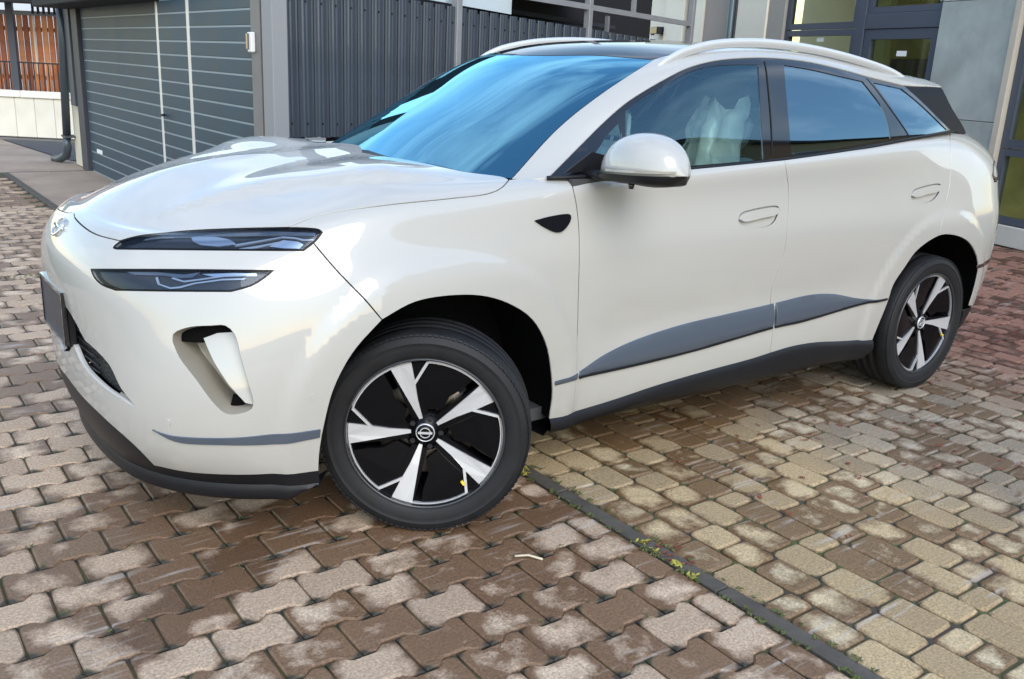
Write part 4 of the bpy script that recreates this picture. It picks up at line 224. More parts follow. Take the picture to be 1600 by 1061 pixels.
def body_disp(p, u, v):
    """pressed features: wheel arch flares, bonnet crease, door hollow"""
    x, z = p[..., 0], p[..., 2]; side = _sst(.30, .12, p[..., 1])
    rf = np.hypot(x - .098, (z - .39)); rr = np.hypot(x - 3.04, z - .39)
    d = .011 * _sst(.60, .535, rf) * side * _sst(.99, .86, z)
    d = d + .010 * _sst(.585, .53, rr) * side * _sst(.99, .86, z)
    # bonnet: a raised blade either side of the middle
    vr = np.interp(u, RIDGE[:, 0], RIDGE[:, 1]); k = _sst(2.0, 4.0, u) * _sst(9.4, 7.0, u)
    d = d + .023 * k * _sst(-.22, .12, v - vr) * _sst(1.9, .3, v - vr)
    # door: soft hollow above the cladding
    d = d - .012 * np.exp(-((z - .60) / .10) ** 2) * _sst(.62, .95, x) * _sst(2.55, 2.2, x) * side
    return d
LN = Net(NETS['L'], body_disp); GN = Net(NETS['G'])
def _sgn(n, u, v):      # outward: away from the car's middle
    p = n.raw(np.array([u]), np.array([v]))[0]; m = n.nrm(n.raw, np.array([u]), np.array([v]))[0]
    return 1.0 if m[1] < 0 else -1.0
LN.sign = _sgn(LN, 12., 4.); GN.sign = _sgn(GN, 8., 2.)

def _inside(poly, pts):
    x, y = pts[:, 0], pts[:, 1]; r = np.zeros(len(pts), bool); n = len(poly)
    for i in range(n):
        x0, y0 = poly[i]; x1, y1 = poly[(i + 1) % n]
        if y0 == y1: continue
        c = ((y0 > y) != (y1 > y)) & (x < (x1 - x0) * (y - y0) / (y1 - y0) + x0); r ^= c
    return r
def _segdist(poly, pts):
    d = np.full(len(pts), 1e9); n = len(poly)
    for i in range(n):
        a = np.array(poly[i]); b = np.array(poly[(i + 1) % n]); e = b - a; L = e @ e
        t = np.clip(((pts - a) @ e) / (L + 1e-12), 0, 1); q = a + t[:, None] * e; d = np.minimum(d, np.hypot(*(pts - q).T))
    return d
def oncl(net, q):
    return (net is LN and (q[1] > 11.98 or q[0] < .02 or q[0] > 22.98)) or (net is GN and q[1] > 7.98)
def ring(net, poly, gap, sp):
    """resample a uv loop to spacing sp (metres) and pull it in by gap"""
    P = [tuple(p) for p in poly]; Q = []
    for i, p in enumerate(P):
        if not Q or abs(p[0] - Q[-1][0]) + abs(p[1] - Q[-1][1]) > 1e-4: Q.append(p)
    if abs(Q[0][0] - Q[-1][0]) + abs(Q[0][1] - Q[-1][1]) < 1e-4: Q.pop()
    A = np.array(Q, float); X = net.raw(A[:, 0], A[:, 1]); out = []
    i = 0
    for i in range(len(A)):
        j = (i + 1) % len(A); d = np.linalg.norm(X[j] - X[i]); k = max(1, int(round(d / sp)))
        if d < sp * .18 and i > 0 and not oncl(net, A[i]): 
            if np.linalg.norm(net.raw(*[np.array([c]) for c in out[-1]])[0] - X[i]) < sp * .18: continue
        for t in range(k): out.append(tuple(A[i] + (A[j] - A[i]) * t / k))
    A = np.array(out)
    area = np.sum(A[:, 0] * np.roll(A[:, 1], -1) - np.roll(A[:, 0], -1) * A[:, 1])
    if area < 0: A = A[::-1].copy()
    X, N = net.full(A[:, 0], A[:, 1])
    h = 1e-3
    Ju = (net.raw(A[:, 0] + h, A[:, 1]) - net.raw(A[:, 0] - h, A[:, 1])) / (2 * h); Jv = (net.raw(A[:, 0], A[:, 1] + h) - net.raw(A[:, 0], A[:, 1] - h)) / (2 * h)
    E = np.roll(X, -1, 0) - np.roll(X, 1, 0); E /= np.linalg.norm(E, axis=1)[:, None] + 1e-12
    # inward in the surface for a ccw loop in uv
    inw = np.cross(N, E); t = (Ju * inw).sum(1) * 0
    # orientation: step must move to the left of travel in uv
    G = np.stack([(Ju * Ju).sum(1), (Ju * Jv).sum(1), (Jv * Jv).sum(1)], 1)
    bu = (Ju * inw).sum(1); bv = (Jv * inw).sum(1); det = G[:, 0] * G[:, 2] - G[:, 1] ** 2 + 1e-12
    du = (G[:, 2] * bu - G[:, 1] * bv) / det; dv = (G[:, 0] * bv - G[:, 1] * bu) / det
    e2 = np.roll(A, -1, 0) - np.roll(A, 1, 0); left = -e2[:, 1] * du + e2[:, 0] * dv
    s = np.sign(left)
    cl = np.array([oncl(net, a) for a in A])
    g = np.where(cl, 0, gap) * s
    B = A + np.stack([du * g, dv * g], 1)
    return B, cl, inw * s[:, None]
def panel(name, net, outer, m, parent=None, holes=(), off=0.0, gap=.0025, fl=.007, res=.026, mirror=None, hole_gap=-.0008):
    """one body panel cut out of a net: smooth skin with true normals plus an inward return flange round each edge.
       mirror: None (this side), 'join' (both halves in one mesh), 'copy' (a second object on the other side)"""
    loops = [ring(net, outer, gap, res * .8)] + [ring(net, h, hole_gap, res * .6) for h in holes]
    um = np.concatenate([l[0] for l in loops]); uc, vc = np.median(um[:, 0]), np.median(um[:, 1])
    lo, hi = loops[0][0].min(0), loops[0][0].max(0)
    uu, vv = np.meshgrid(np.linspace(lo[0], hi[0], 9), np.linspace(lo[1], hi[1], 9)); h = 1e-3
    su = np.median(np.linalg.norm(net.raw(uu + h, vv) - net.raw(uu - h, vv), axis=-1)) / (2 * h)
    sv = np.median(np.linalg.norm(net.raw(uu, vv + h) - net.raw(uu, vv - h), axis=-1)) / (2 * h)
    S = np.array([su, sv])
    nu = max(2, int((hi[0] - lo[0]) * su / res)); nv = max(2, int((hi[1] - lo[1]) * sv / res))
    a, b = np.meshgrid((np.arange(nu) + .5) / nu * (hi[0] - lo[0]) + lo[0], (np.arange(nv) + .5) / nv * (hi[1] - lo[1]) + lo[1])
    pts = np.stack([a.ravel(), b.ravel()], 1) * S
    k = _inside(loops[0][0] * S, pts)
    for l in loops[1:]: k &= ~_inside(l[0] * S, pts)
    pts = pts[k]
    for l in loops:
        if len(pts): pts = pts[_segdist(l[0] * S, pts) > res * .45]
    V2 = []; E2 = []; base = []
    for l in loops:
        k = len(V2); n = len(l[0]); base.append(k); V2 += [Vector(q) for q in (l[0] * S)]; E2 += [(k + i, k + (i + 1) % n) for i in range(n)]
    nb = len(V2); V2 += [Vector(q) for q in pts]
    r = delaunay_2d_cdt(V2, E2, [], 0, 1e-6)
    v2 = np.array([tuple(v) for v in r[0]]); tri = np.array([f for f in r[2] if len(f) == 3])
    cen = v2[tri].mean(1); k = _inside(loops[0][0] * S, cen)
    for l in loops[1:]: k &= ~_inside(l[0] * S, cen)
    tri = tri[k]; uv = v2 / S
    X, N = net.full(uv[:, 0], uv[:, 1], off)
    # orient triangles outward
    t = np.cross(X[tri[:, 1]] - X[tri[:, 0]], X[tri[:, 2]] - X[tri[:, 0]]); flip = (t * N[tri[:, 0]]).sum(1) < 0
    tri[flip] = tri[flip][:, ::-1]
    VX = [X]; VN = [N]; F = [tuple(int(i) for i in f) for f in tri]; nv_ = len(X)
    CLV = np.array([oncl(net, q) for q in uv])
    if fl:
        for li, l in enumerate(loops):
            B, cl, inw = l; n = len(B); P, Np = net.full(B[:, 0], B[:, 1], off)
            sgn = -1 if li == 0 else 1
            en = sgn * inw; dn = np.where(cl[:, None], 0, Np) * fl
            n1 = en + .9 * Np; n1 /= np.linalg.norm(n1, axis=1)[:, None]
            VX += [P, P - dn]; VN += [n1, en]
            for i in range(n):
                j = (i + 1) % n
                if cl[i] and cl[j]: continue
                q = (nv_ + i, nv_ + j, nv_ + n + j, nv_ + n + i)
                F.append(q if li else q[::-1])
            nv_ += 2 * n
    VX = np.concatenate(VX); VN = np.concatenate(VN)
    # flange faces: make them face the way their normals say
    F2 = []
    for f in F:
        if len(f) == 4:
            g = np.cross(VX[f[1]] - VX[f[0]], VX[f[2]] - VX[f[0]])
            if (g * (VN[f[0]] + VN[f[2]])).sum() < 0: f = f[::-1]
        F2.append(f)
    def make(nm, X, N, F, par):
        c = (X.min(0) + X.max(0)) / 2; me = bpy.data.meshes.new(nm)
        me.from_pydata((X - c).tolist(), [], F); me.materials.append(m)
        me.polygons.foreach_set('use_smooth', [True] * len(me.polygons)); me.update()
        me.normals_split_custom_set_from_vertices(N.tolist())
        return link_mesh(nm, me, par, tuple(c))
    XM = VX.copy(); XM[:, 1] = 2 * CY - XM[:, 1]; NM = VN.copy(); NM[:, 1] *= -1; FM = [f[::-1] for f in F2]
    if mirror == 'join':
        k = len(VX); remap = np.arange(k) + k
        ncl = len(CLV); remap[:ncl][CLV] = np.arange(k)[:ncl][CLV]
        Xa = np.concatenate([VX, XM]); Na = np.concatenate([VN, NM]); idx = np.arange(k)[:ncl][CLV]; Xa[idx, 1] = CY; Na[idx, 1] = 0
        Na[idx] /= np.linalg.norm(Na[idx], axis=1)[:, None] + 1e-9
        Fa = F2 + [tuple(int(remap[i]) for i in f) for f in FM]
        return make(name, Xa, Na, Fa, parent)
    o = make(name, VX, VN, F2, parent)
    if mirror == 'copy':
        pm = parent
        o2 = make(name, XM, NM, FM, MIRROR.get(parent.name, parent) if parent else None)
        MIRROR[o.name] = o2
    return o
MIRROR = {}
def mir(o):
    return MIRROR.get(o.name, o)
def ribbon(name, net, line, w, m, parent, off=-.009, mirror=True):
    """dark strip behind a shut line"""
    A = np.array(line, float); X, N = net.full(A[:, 0], A[:, 1], off); E = np.gradient(X, axis=0); E /= np.linalg.norm(E, axis=1)[:, None] + 1e-12
    B = np.cross(N, E) * w; V = np.concatenate([X + B, X - B]); n = len(X); F = [(i, i + 1, n + i + 1, n + i) for i in range(n - 1)]
    mb = MB().add(V.tolist(), F)
    if mirror: W = V.copy(); W[:, 1] = 2 * CY - W[:, 1]; MB().add(W.tolist(), F).build(name, m, MIRROR.get(parent.name, parent))
    return mb.build(name, m, parent)
def rails(sections, closed=False):
    """skin through equal-length sections (lists of xyz)"""
    n = len(sections[0]); V = [p for s_ in sections for p in s_]; F = []
    for i in range(len(sections) - 1):
        for k in range(n if closed else n - 1):
            k2 = (k + 1) % n; F.append((i * n + k, i * n + k2, (i + 1) * n + k2, (i + 1) * n + k))
    return V, F
def mirV(V): return [(p[0], 2 * CY - p[1], p[2]) for p in V]
def rev(l): return list(l)[::-1]
# ------------------------------------------------------------------ the car
g = SEG
car = empty('parked_suv', (1.5, CY, 0), 'pearl white electric SUV with black roof and split headlights parked on the pavers', 'car')
# bonnet, bumper, wings, doors
hood = panel('hood', LN, g['hoodfront'] + g['lamptop'][1:] + g['hoodside'][1:] + g['hoodrear'][1:] + [(0, 12)], PAINT, car, mirror='join', res=.024)
lampU = g['lamptop'] + g['lamptop2'][1:] + g['lampend1'][1:] + g['lampend2'][1:] + g['lampbot'][1:] + g['lamptip'][1:-1]
lampL = g['lamp2top'] + g['lamp2end'][1:] + g['lamp2bot'][1:] + g['lamp2tip'][1:-1]
air = g['air'][:-1]
grille = [(0, 4.05)] + g['grilltop'] + g['grillout'][1:] + g['grillbot'][1:] + [(.5, 2.55), (0, 2.42)]
bump = g['hoodfront'] + rev(g['lamptip'])[1:] + rev(g['lampbot'])[1:] + rev(g['lampend2'])[1:] + g['seamFB'][1:] + g['archF1'][1:] + g['bumpbot'][1:] + g['split'][1:]
bump_out = bump
# the grille opening reaches the centre line, so the bumper outline runs round it
i0 = [(0, 4.05)]
bump = bump_out + rev(grille)
bumper = panel('bumper', LN, bump, PAINT, car, holes=[lampL, air], mirror='join', res=.022, fl=.016)
fender = panel('fender', LN, g['lamptop2'] + g['lampend1'][1:] + g['seamFB'][1:] + g['archF2'][1:] + g['sillF'][1:] + rev(g['doorF'])[1:] + rev(g['beltF'])[1:] + rev(g['fendtop'])[1:] + rev(g['hoodside'])[1:-1], PAINT, car, mirror='copy', holes=[g['fendercam'][:-1]])
hF = None
hoF, hoR = g['handleF'][:-1], g['handleR'][:-1]
doorF = panel('front_door', LN, rev(g['doorF'])[:0] + g['doorF'] + g['sillD'][1:] + rev(g['doorM'])[1:] + rev(g['beltD'])[1:-1], PAINT, car, mirror='copy', holes=[hoF])
doorR = panel('rear_door', LN, g['doorM'] + g['sillR'][1:] + g['archR1'][1:] + rev(g['doorR'])[1:] + rev(g['beltR'])[1:-1], PAINT, car, mirror='copy', holes=[hoR])
tail = [(t[0], t[1]) for t in g['taillamp'] if t[0] > 5]
lamp_tail = [(19.1, 6.66), (19.35, 6.95), (19.75, 7.12), (20.6, 7.1), (21.4, 7.0), (22.99, 6.95), (22.99, 6.5), (21.4, 6.5), (20.4, 6.45), (19.6, 6.4), (19.2, 6.45)]
quarter = panel('quarter_panel', LN, g['doorR'] + g['archR2'][1:] + [(19.4, 1.25), (20.3, 1.15), (20.95, 1.1), (20.95, 6.46), (20.4, 6.43), (19.6, 6.38), (19.2, 6.43), (19.08, 6.66), (19.33, 6.97), (19.75, 7.14), (20.6, 7.12), (20.95, 7.08), (20.95, 9.2), (19.6, 8.75), (18.949, 8.278)] + rev(g['quartertop'])[1:-1], PAINT, car, mirror='copy')
tailgate = panel('tailgate', LN, [(20.97, 1.1), (22, 1.1), (23, 1.1), (23, 6.45), (21.4, 6.46), (20.97, 6.46), ], PAINT, car, mirror='join')
panel('tailgate_ledge', LN, [(20.97, 7.1), (21.4, 7.03), (23, 6.98), (23, 9.2), (20.97, 9.2)], PAINT, car, mirror='join')
panel('tail_lamp', LN, lamp_tail[:-5] + lamp_tail[5:], mat('tail_lens', (.16, .008, .01), .08, 0, .8), car, mirror='join', off=-.003)
panel('tail_lamp_tip', LN, [(19.13, 6.64), (19.36, 6.93), (19.75, 7.08), (19.78, 6.5), (19.45, 6.5)], mat('tail_clear', (.55, .52, .50), .1, 0, .8), car, mirror='copy', off=.001, gap=.008)
ribbon('lamp_edge', LN, [(19.10, 6.60), (19.13, 6.66), (19.36, 6.95), (19.75, 7.10), (19.80, 6.48), (19.45, 6.48), (19.10, 6.60)], .006, GLOSSB, car, off=.003)
rb = [(18.5, 1.3), (19.4, 1.2), (20.3, 1.1), (23, 1.05), (23, 0.0), (20, 0), (18.8, 0.1)]
panel('rear_valance', LN, rb, BLACK, car, mirror='join', off=-.004)
for nm, sg, par in (('rear_bumper_trim', [(18.44, 3.12), (19.1, 3.16), (19.9, 3.22), (21, 3.25), (21, 3.02), (19.9, 3.0), (19.1, 2.95), (18.45, 2.95)], quarter),): panel(nm, LN, sg, GLOSSB, par, mirror='copy', off=.003, fl=.006)

SHUT = mat('shut_line_dark', (.004, .004, .004), .9)
for nm in ('hoodside', 'seamFB', 'doorF', 'doorM', 'doorR'):
    ribbon('shut_gap_shade', LN, g[nm], .010, SHUT, car, off=-.0042)  # black strip just under the skin, painted in for the shade inside the gap
ribbon('shut_gap_shade', LN, [(0, 6.225)] + g['hoodfront'], .010, SHUT, car, off=-.0042)
# front camera housing in the wing
fc = panel('camera_housing', LN, g['fendercam'][:-1], mat('camera_black', (.003, .0035, .007), .3, 0, .0, .05, .25), fender, mirror='copy', off=.010, gap=-.001, fl=.022, res=.012)
# lower-side cladding, one piece per panel it is clipped to
clad = g['cladtop'] + rev(rev(g['cladbot']))[:]
def clip_u(poly, lo, hi):
    for val, s in ((lo, 1), (hi, -1)):
        out = []
        for i in range(len(poly)):
            a, b = poly[i], poly[(i + 1) % len(poly)]; ia, ib = s * (a[0] - val) >= 0, s * (b[0] - val) >= 0
            if ia: out.append(a)
            if ia != ib: t = (val - a[0]) / (b[0] - a[0]); out.append((val, a[1] + t * (b[1] - a[1])))
        poly = out
    return poly
_ct, _cb = np.array(g['cladtop']), np.array(rev(g['cladbot']))
def clad_off(u, v):
    t0 = np.interp(u, _cb[:, 0], _cb[:, 1]); t1 = np.interp(u, _ct[:, 0], _ct[:, 1]); t = np.clip((v - t0) / np.maximum(t1 - t0, .02), 0, 1)
    return .004 + np.minimum(.020, .075 * np.maximum(t1 - t0, 0) * .25) * np.sin(math.pi * t) ** .8 * (1 - .35 * t)
for lo, hi, par in ((10.0, 10.52, fender), (10.56, 13.555, doorF), (13.60, 15.70, doorR)):
    panel('side_cladding', LN, clip_u(clad, lo, hi), GREYP, par, mirror='copy', off=clad_off, gap=.0004, fl=.010, res=.02)
    # darker lower lip of the strip
low = [p for p in g['cladbot']]
lipline = low + [(p[0], p[1] + .07) for p in rev(low)]
for lo, hi, par in ((10.56, 13.555, doorF), (13.60, 15.70, doorR)):
    panel('cladding_lip', LN, clip_u(lipline, lo, hi), BLACK, par, mirror='copy', off=.0095, gap=.0002, fl=.006, res=.02)
panel('bumper_strip', LN, g['striptop'] + g['stripbot'][:-1], GREYP, bumper, mirror='copy', off=.005, gap=0, fl=.008, res=.018)
# door handles: recessed cup and flush grip
for outl, grip, par in ((hoF, g['gripF'][:-1], doorF), (hoR, g['gripR'][:-1], doorR)):
    h = panel('door_handle', LN, outl, PAINT, par, mirror='copy', off=-.014, gap=-.003, fl=0, res=.010)
    panel('grip', LN, grip, PAINT, h, mirror='copy', off=.0045, gap=.0004, fl=.014, res=.010)
# parking sensors
for u, v in g['sensor']:
    c = [(u + .045 * math.cos(a) * (1.0), v + .075 * math.sin(a)) for a in np.linspace(0, 2 * math.pi, 13)[:-1]]
    panel('parking_sensor', LN, c, PAINT, bumper, mirror='copy', off=.0022, gap=0, fl=.004, res=.01)

# --- lamps
WBLK = mat('deep_black', (.003, .003, .004), .25, 0, .08, .1, .12); LAMPB = mat('lamp_housing', (.006, .007, .010), .25, 0, .2); REFL = mat('lamp_reflector', (.40, .46, .52), .20, .9); GUIDE = mat('light_guide_clear', (.30, .34, .39), .22, .5, .4); REFD = mat('lamp_grey_blue', (.10, .12, .15), .15, .6, .5)
_lu = np.array(g['lampbot']); _lt = np.array(g['lamptop'] + g['lamptop2'][1:])
def in_lamp(top, bot, fx, fy):
    """a point fx along (0 inner .. 1 outer) and fy up (0..1) inside a lamp"""
    a = np.array(top); b = np.array(bot); ta = np.linspace(0, 1, len(a)); tb = np.linspace(0, 1, len(b))
    p = np.array([np.interp(fx, ta, a[:, k]) for k in (0, 1)]); q = np.array([np.interp(fx, tb, b[:, k]) for k in (0, 1)])
    return tuple(q + (p - q) * fy)
def lamp_piece(name, top, bot, pts, m, par, off):
    return panel(name, LN, [in_lamp(top, bot, *p) for p in pts], m, par, mirror='copy', off=off, gap=0, fl=.006, res=.012)
for outl, top, bot, pieces in (
    (lampU, g['lamptop'] + g['lamptop2'][1:], rev(g['lampend2'] + g['lampbot'][1:]),
     [('reflector', [(.33, .52), (.36, .66), (.44, .62), (.52, .42), (.58, .20), (.50, .12), (.40, .16), (.35, .30)], REFL),
      ('light_guide', [(.58, .20), (.74, .50), (.78, .60), (.84, .56), (.90, .48), (.98, .50), (.982, .44), (.90, .42), (.84, .50), (.78, .53), (.745, .44), (.585, .13)], GUIDE),
      ('lower_guide', [(.60, .06), (.70, .16), (.80, .36), (.80, .30), (.71, .10), (.61, .01)], GUIDE),
      ('reflector', [(.76, .14), (.80, .40), (.88, .36), (.93, .26), (.93, .10), (.84, .10)], REFL),
      ('grey_blue_band', [(.10, .62), (.20, .90), (.45, .93), (.70, .93), (.93, .86), (.95, .70), (.70, .70), (.45, .74), (.25, .70)], REFD)]),  # top band: sky reflection painted as a grey-blue piece
    (lampL, g['lamp2top'], rev(g['lamp2bot']),
     [('light_guide', [(.36, .68), (.375, .36), (.46, .20), (.53, .24), (.62, .42), (.78, .60), (.92, .64), (.92, .56), (.79, .53), (.63, .36), (.54, .17), (.46, .13), (.362, .32), (.348, .62)], GUIDE),
      ('upper_guide', [(.46, .66), (.54, .50), (.62, .58), (.76, .76), (.90, .80), (.90, .74), (.77, .70), (.63, .52), (.545, .43), (.45, .60)], GUIDE),
      ('reflector', [(.62, .82), (.80, .88), (.93, .86), (.96, .74), (.80, .72), (.70, .70)], REFL),
      ('grey_blue_band', [(.18, .90), (.34, .92), (.52, .78), (.60, .90), (.58, .66), (.50, .62), (.40, .74), (.22, .76)], REFD)])):
    hl = panel('headlight', LN, outl, LAMPB, car, mirror='copy', off=-.014, gap=-.004, fl=0, res=.02)
    for nm, pts, m in pieces: lamp_piece(nm, top, bot, pts, m, hl, -.008)
    panel('lens', LN, outl, CLEAR, hl, mirror='copy', off=-.002, gap=.002, fl=0, res=.02)
    n = len(outl); A = np.array(outl)
    # black bezel round the opening
    ribbon('bezel', LN, outl + outl[:1], .0055, WBLK, hl, off=-.0012)

# --- brake-cooling opening in the bumper corner: funnel, floor and body-coloured blade
A, CLF, _ = ring(LN, air, 0, .018); X0, N0 = LN.full(A[:, 0], A[:, 1]); cen = X0.mean(0); nav = N0.mean(0); nav /= np.linalg.norm(nav)
back = nav * -1
secs = []
for t, d in ((0, .001), (.05, .03), (.12, .08), (.18, .13)):
    secs.append([tuple(p + (cen - p) * t + back * d + np.array([.06, .02, 0]) * t) for p in X0])
V, F = rails(secs, True); WARMP = mat('duct_paint', (.36, .33, .275), .42, .1, .2, .2)
for f_ in (lambda q: q, mirV): MB().add(f_(V), F, 0, True).add(f_([tuple(p) for p in secs[-1]]), [tuple(range(len(secs[-1])))], 1).build('air_duct', [WARMP, WARMP], bumper)
# dark hood over the top of the opening
top_band = [(p[0], p[1]) for p in air]
def air_pt(px, py):  # 0..1 over the opening's box in uv
    lo, hi = np.array(air).min(0), np.array(air).max(0); return (lo[0] + (hi[0] - lo[0]) * px, lo[1] + (hi[1] - lo[1]) * py)
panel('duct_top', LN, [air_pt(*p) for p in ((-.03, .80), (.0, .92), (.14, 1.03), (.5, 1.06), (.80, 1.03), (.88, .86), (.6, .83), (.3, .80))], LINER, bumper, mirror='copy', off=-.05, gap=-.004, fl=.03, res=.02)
_alo, _ahi = np.array(air).min(0), np.array(air).max(0)
blade_off = lambda u, v: -.012 - .040 * np.clip((v - _alo[1]) / (_ahi[1] - _alo[1]), 0, 1)
panel('duct_blade', LN, [air_pt(*p) for p in ((.33, .84), (.50, .90), (.80, .92), (.92, .74), (1.0, .50), (1.08, .26), (1.06, .13), (.99, .09), (.90, .11), (.70, .32), (.50, .58))], PAINT, bumper, mirror='copy', off=blade_off, gap=.0, fl=.06, res=.015)
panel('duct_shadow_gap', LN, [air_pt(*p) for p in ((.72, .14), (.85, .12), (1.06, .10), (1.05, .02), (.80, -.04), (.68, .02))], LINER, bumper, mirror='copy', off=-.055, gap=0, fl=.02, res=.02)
# --- grille, plate, emblem
MESHM = mat('grille_mesh', (.010, .010, .011), .5, bump=(90, 1.0, .02))
gr = panel('grille', LN, grille, MESHM, car, mirror='join', off=-.030, gap=-.006, fl=0, res=.025)
mb = MB()
for k in range(9):
    v = 2.5 + k * .17
    pts = [LN.ev(np.array([u]), np.array([v]), -.022)[0] for u in np.linspace(0, 1.1 + .9 * (k < 5) * (1 - k * .05), 14)]
    MB().tube(mirV([tuple(p) for p in pts])[:0:-1] + [tuple(p) for p in pts], .004, 5).build('mesh_bar', BLACK, gr)
for y in np.arange(CY - .9, CY + .9, .045): pass
PY = CY + .03
ph = MB().box((-.914, PY - .165, .585), (-.880, PY + .165, .775), 0, bev=.008).build('plate_holder', BLACK, car)
PLT = mat('plate_face', (.016, .022, .038), .4, 0, .1, .1, vary=(22, .7))
pl = MB().box((-.922, PY - .168, .60), (-.9142, PY + .168, .772), 0, bev=.003).build('license_plate', PLT, ph)
fr = MB()
V = [(-.925, PY + a * .172, .6855 + b * .089) for a, b in ((-1, -1), (1, -1), (1, 1), (-1, 1))]; W = [(-.925, PY + a * .162, .6855 + b * .078) for a, b in ((-1, -1), (1, -1), (1, 1), (-1, 1))]
P8 = V + W; P16 = P8 + [(-.911, p[1], p[2]) for p in P8]
fr.add(P16, [(i, (i + 1) % 4, 4 + (i + 1) % 4, 4 + i) for i in range(4)] + [(i, 8 + i, 8 + (i + 1) % 4, (i + 1) % 4) for i in range(4)] + [(4 + i, 4 + (i + 1) % 4, 12 + (i + 1) % 4, 12 + i) for i in range(4)])
fr.build('plate_frame', GLOSSB, pl)
# emblem on the nose
ec, en = LN.full(np.array([0.0]), np.array([5.55]), .004); ec, en = ec[0], en[0]; en[1] = 0; en /= np.linalg.norm(en)
ez = np.cross(en, (0, 1, 0)); ez = ez / np.linalg.norm(ez) * (1 if np.cross(en, (0, 1, 0))[2] > 0 else -1); ey = np.array([0, 1.0, 0])
ring_pts = [ec + .040 * (math.cos(a) * ey + .82 * math.sin(a) * ez) for a in np.linspace(0, 2 * math.pi, 25)]
em = MB().tube([tuple(p) for p in ring_pts], .0045, 6, caps=False)
em.tube([tuple(ec - .055 * ey), tuple(ec + .055 * ey)], .006, 6); em.build('emblem', CHROME, bumper)

# --- front lip, sills
SP = [(p[0], p[1]) for p in g['bumpbot'] + g['split'][1:]]
lipA = np.array([p for p in SP if p[1] < .6 or p[0] > 3.1] ); 
panel('front_splitter', LN, rev(SP) + [(6.44, .05), (6.2, 0), (5, 0), (3, 0), (1, 0), (0, 0)], BLACK, car, mirror='join', off=-.003, gap=.001, res=.022)
secs = []
for u in np.linspace(0, 6.42, 50):
    p, n = LN.full(np.array([u]), np.array([0.02]), -.004); p = p[0]; n = p - np.array([.35, CY, 0]); n[2] = 0; n /= np.linalg.norm(n)
    dz = .055 * min(1, (6.5 - u) / .8)
    secs.append([tuple(p), tuple(p + n * .005 + np.array([0, 0, -.012])), tuple(p + n * .006 + np.array([0, 0, -dz * .75])), tuple(p - n * .006 + np.array([0, 0, -dz])), tuple(p - n * .12 + np.array([0, 0, -dz * .9]))])
V, F = rails([mirV(s_) for s_ in secs[:0:-1]] + secs); MB().add(V, F, 0, True).build('front_lip', BLACK, car)
sl = g['sillF'] + g['sillD'][1:] + g['sillR'][1:]; A = np.array(sl); P, N = LN.full(A[:, 0], A[:, 1])
secs = []
for p in P:
    x, y, z = p; zb = .222 + .02 * _sst(.5, .9, x) * _sst(2.6, 2.2, x)
    secs.append([(x, y + .012, z + .012), (x, y - .006, z - .001), (x, y - .014, z - .02), (x, y - .012, z - .045), (x, y + .006, zb + .03), (x, y + .03, zb), (x, y + .20, zb - .01)])
V, F = rails(secs); MB().add(V, F, 0, True).build('side_sill', BLACK, car); MB().add(mirV(V), F, 0, True).build('side_sill', BLACK, car)

# --- wheel housings
for nm, line in (('F', g['archF1'][::-1][:-1] + g['archF2']), ('R', g['archR1'] + g['archR2'][1:])):
    A = np.array(line); P, N = LN.full(A[:, 0], A[:, 1]); c = np.array([.098 if nm == 'F' else 3.04, 0, .39]); secs = []
    for d, sc in ((.004, 1.0), (.014, 1.012), (.10, 1.05), (.34, 1.05)):
        secs.append([(c[0] + (p[0] - c[0]) * sc, max(p[1], -.01) + d if d < .05 else d, c[2] + (p[2] - c[2]) * sc) for p in P])
    V, F = rails(secs); n = len(P)
    for f_ in (lambda q: q, mirV): MB().add(f_(V), F, 0, True).add(f_(secs[-1]), [tuple(range(n))]).build('wheel_liner', LINER, car)
MB().box((.56, .16, .21), (2.55, 2 * CY - .16, .26)).build('floor_pan', LINER, car); MB().box((-.60, .50, .22), (.55, 2 * CY - .50, .27)).build('undertray', LINER, car); MB().box((2.56, .45, .22), (3.6, 2 * CY - .45, .27)).build('undertray', LINER, car)

# --- greenhouse
sideframe = panel('side_frame', GN, g['wsedge'] + [(6.5, 5.62), (8, 5.62), (10, 5.66), (11.2, 5.72), (12.05, 5.8), (12.1, 4.9), (12.06, 4.17), (11.4, 4.165)] + rev(g['dlotop']), PAINT, car, mirror='copy', gap=.0008, fl=.014, res=.024)
ws = panel('windscreen', GN, g['wsedge'] + g['wstop'][1:] + [(4.15, 8), (.55, 8)] + rev(g['wsbase'])[1:-1], WS_GL, car, mirror='join', gap=.003, fl=0, off=-.002, res=.03)
hdr = rev(g['wstop'])
roof = panel('roof_panel', GN, [(4.15, 8)] + hdr + [(6.5, 5.62), (8, 5.62), (10, 5.66), (11.2, 5.72), (11.6, 5.75), (11.6, 8)], ROOF_GL, car, mirror='join', gap=.002, off=-.001, fl=.01, res=.035)
ribbon('roof_seam', GN, [(4.15, 8)] + hdr, .012, GLOSSB, car, off=-.006)
panel('spoiler', GN, [(11.63, 5.75), (12.05, 5.82), (12.1, 7), (12.1, 8), (11.63, 8)], PAINT, car, mirror='join', gap=.001, fl=.02)
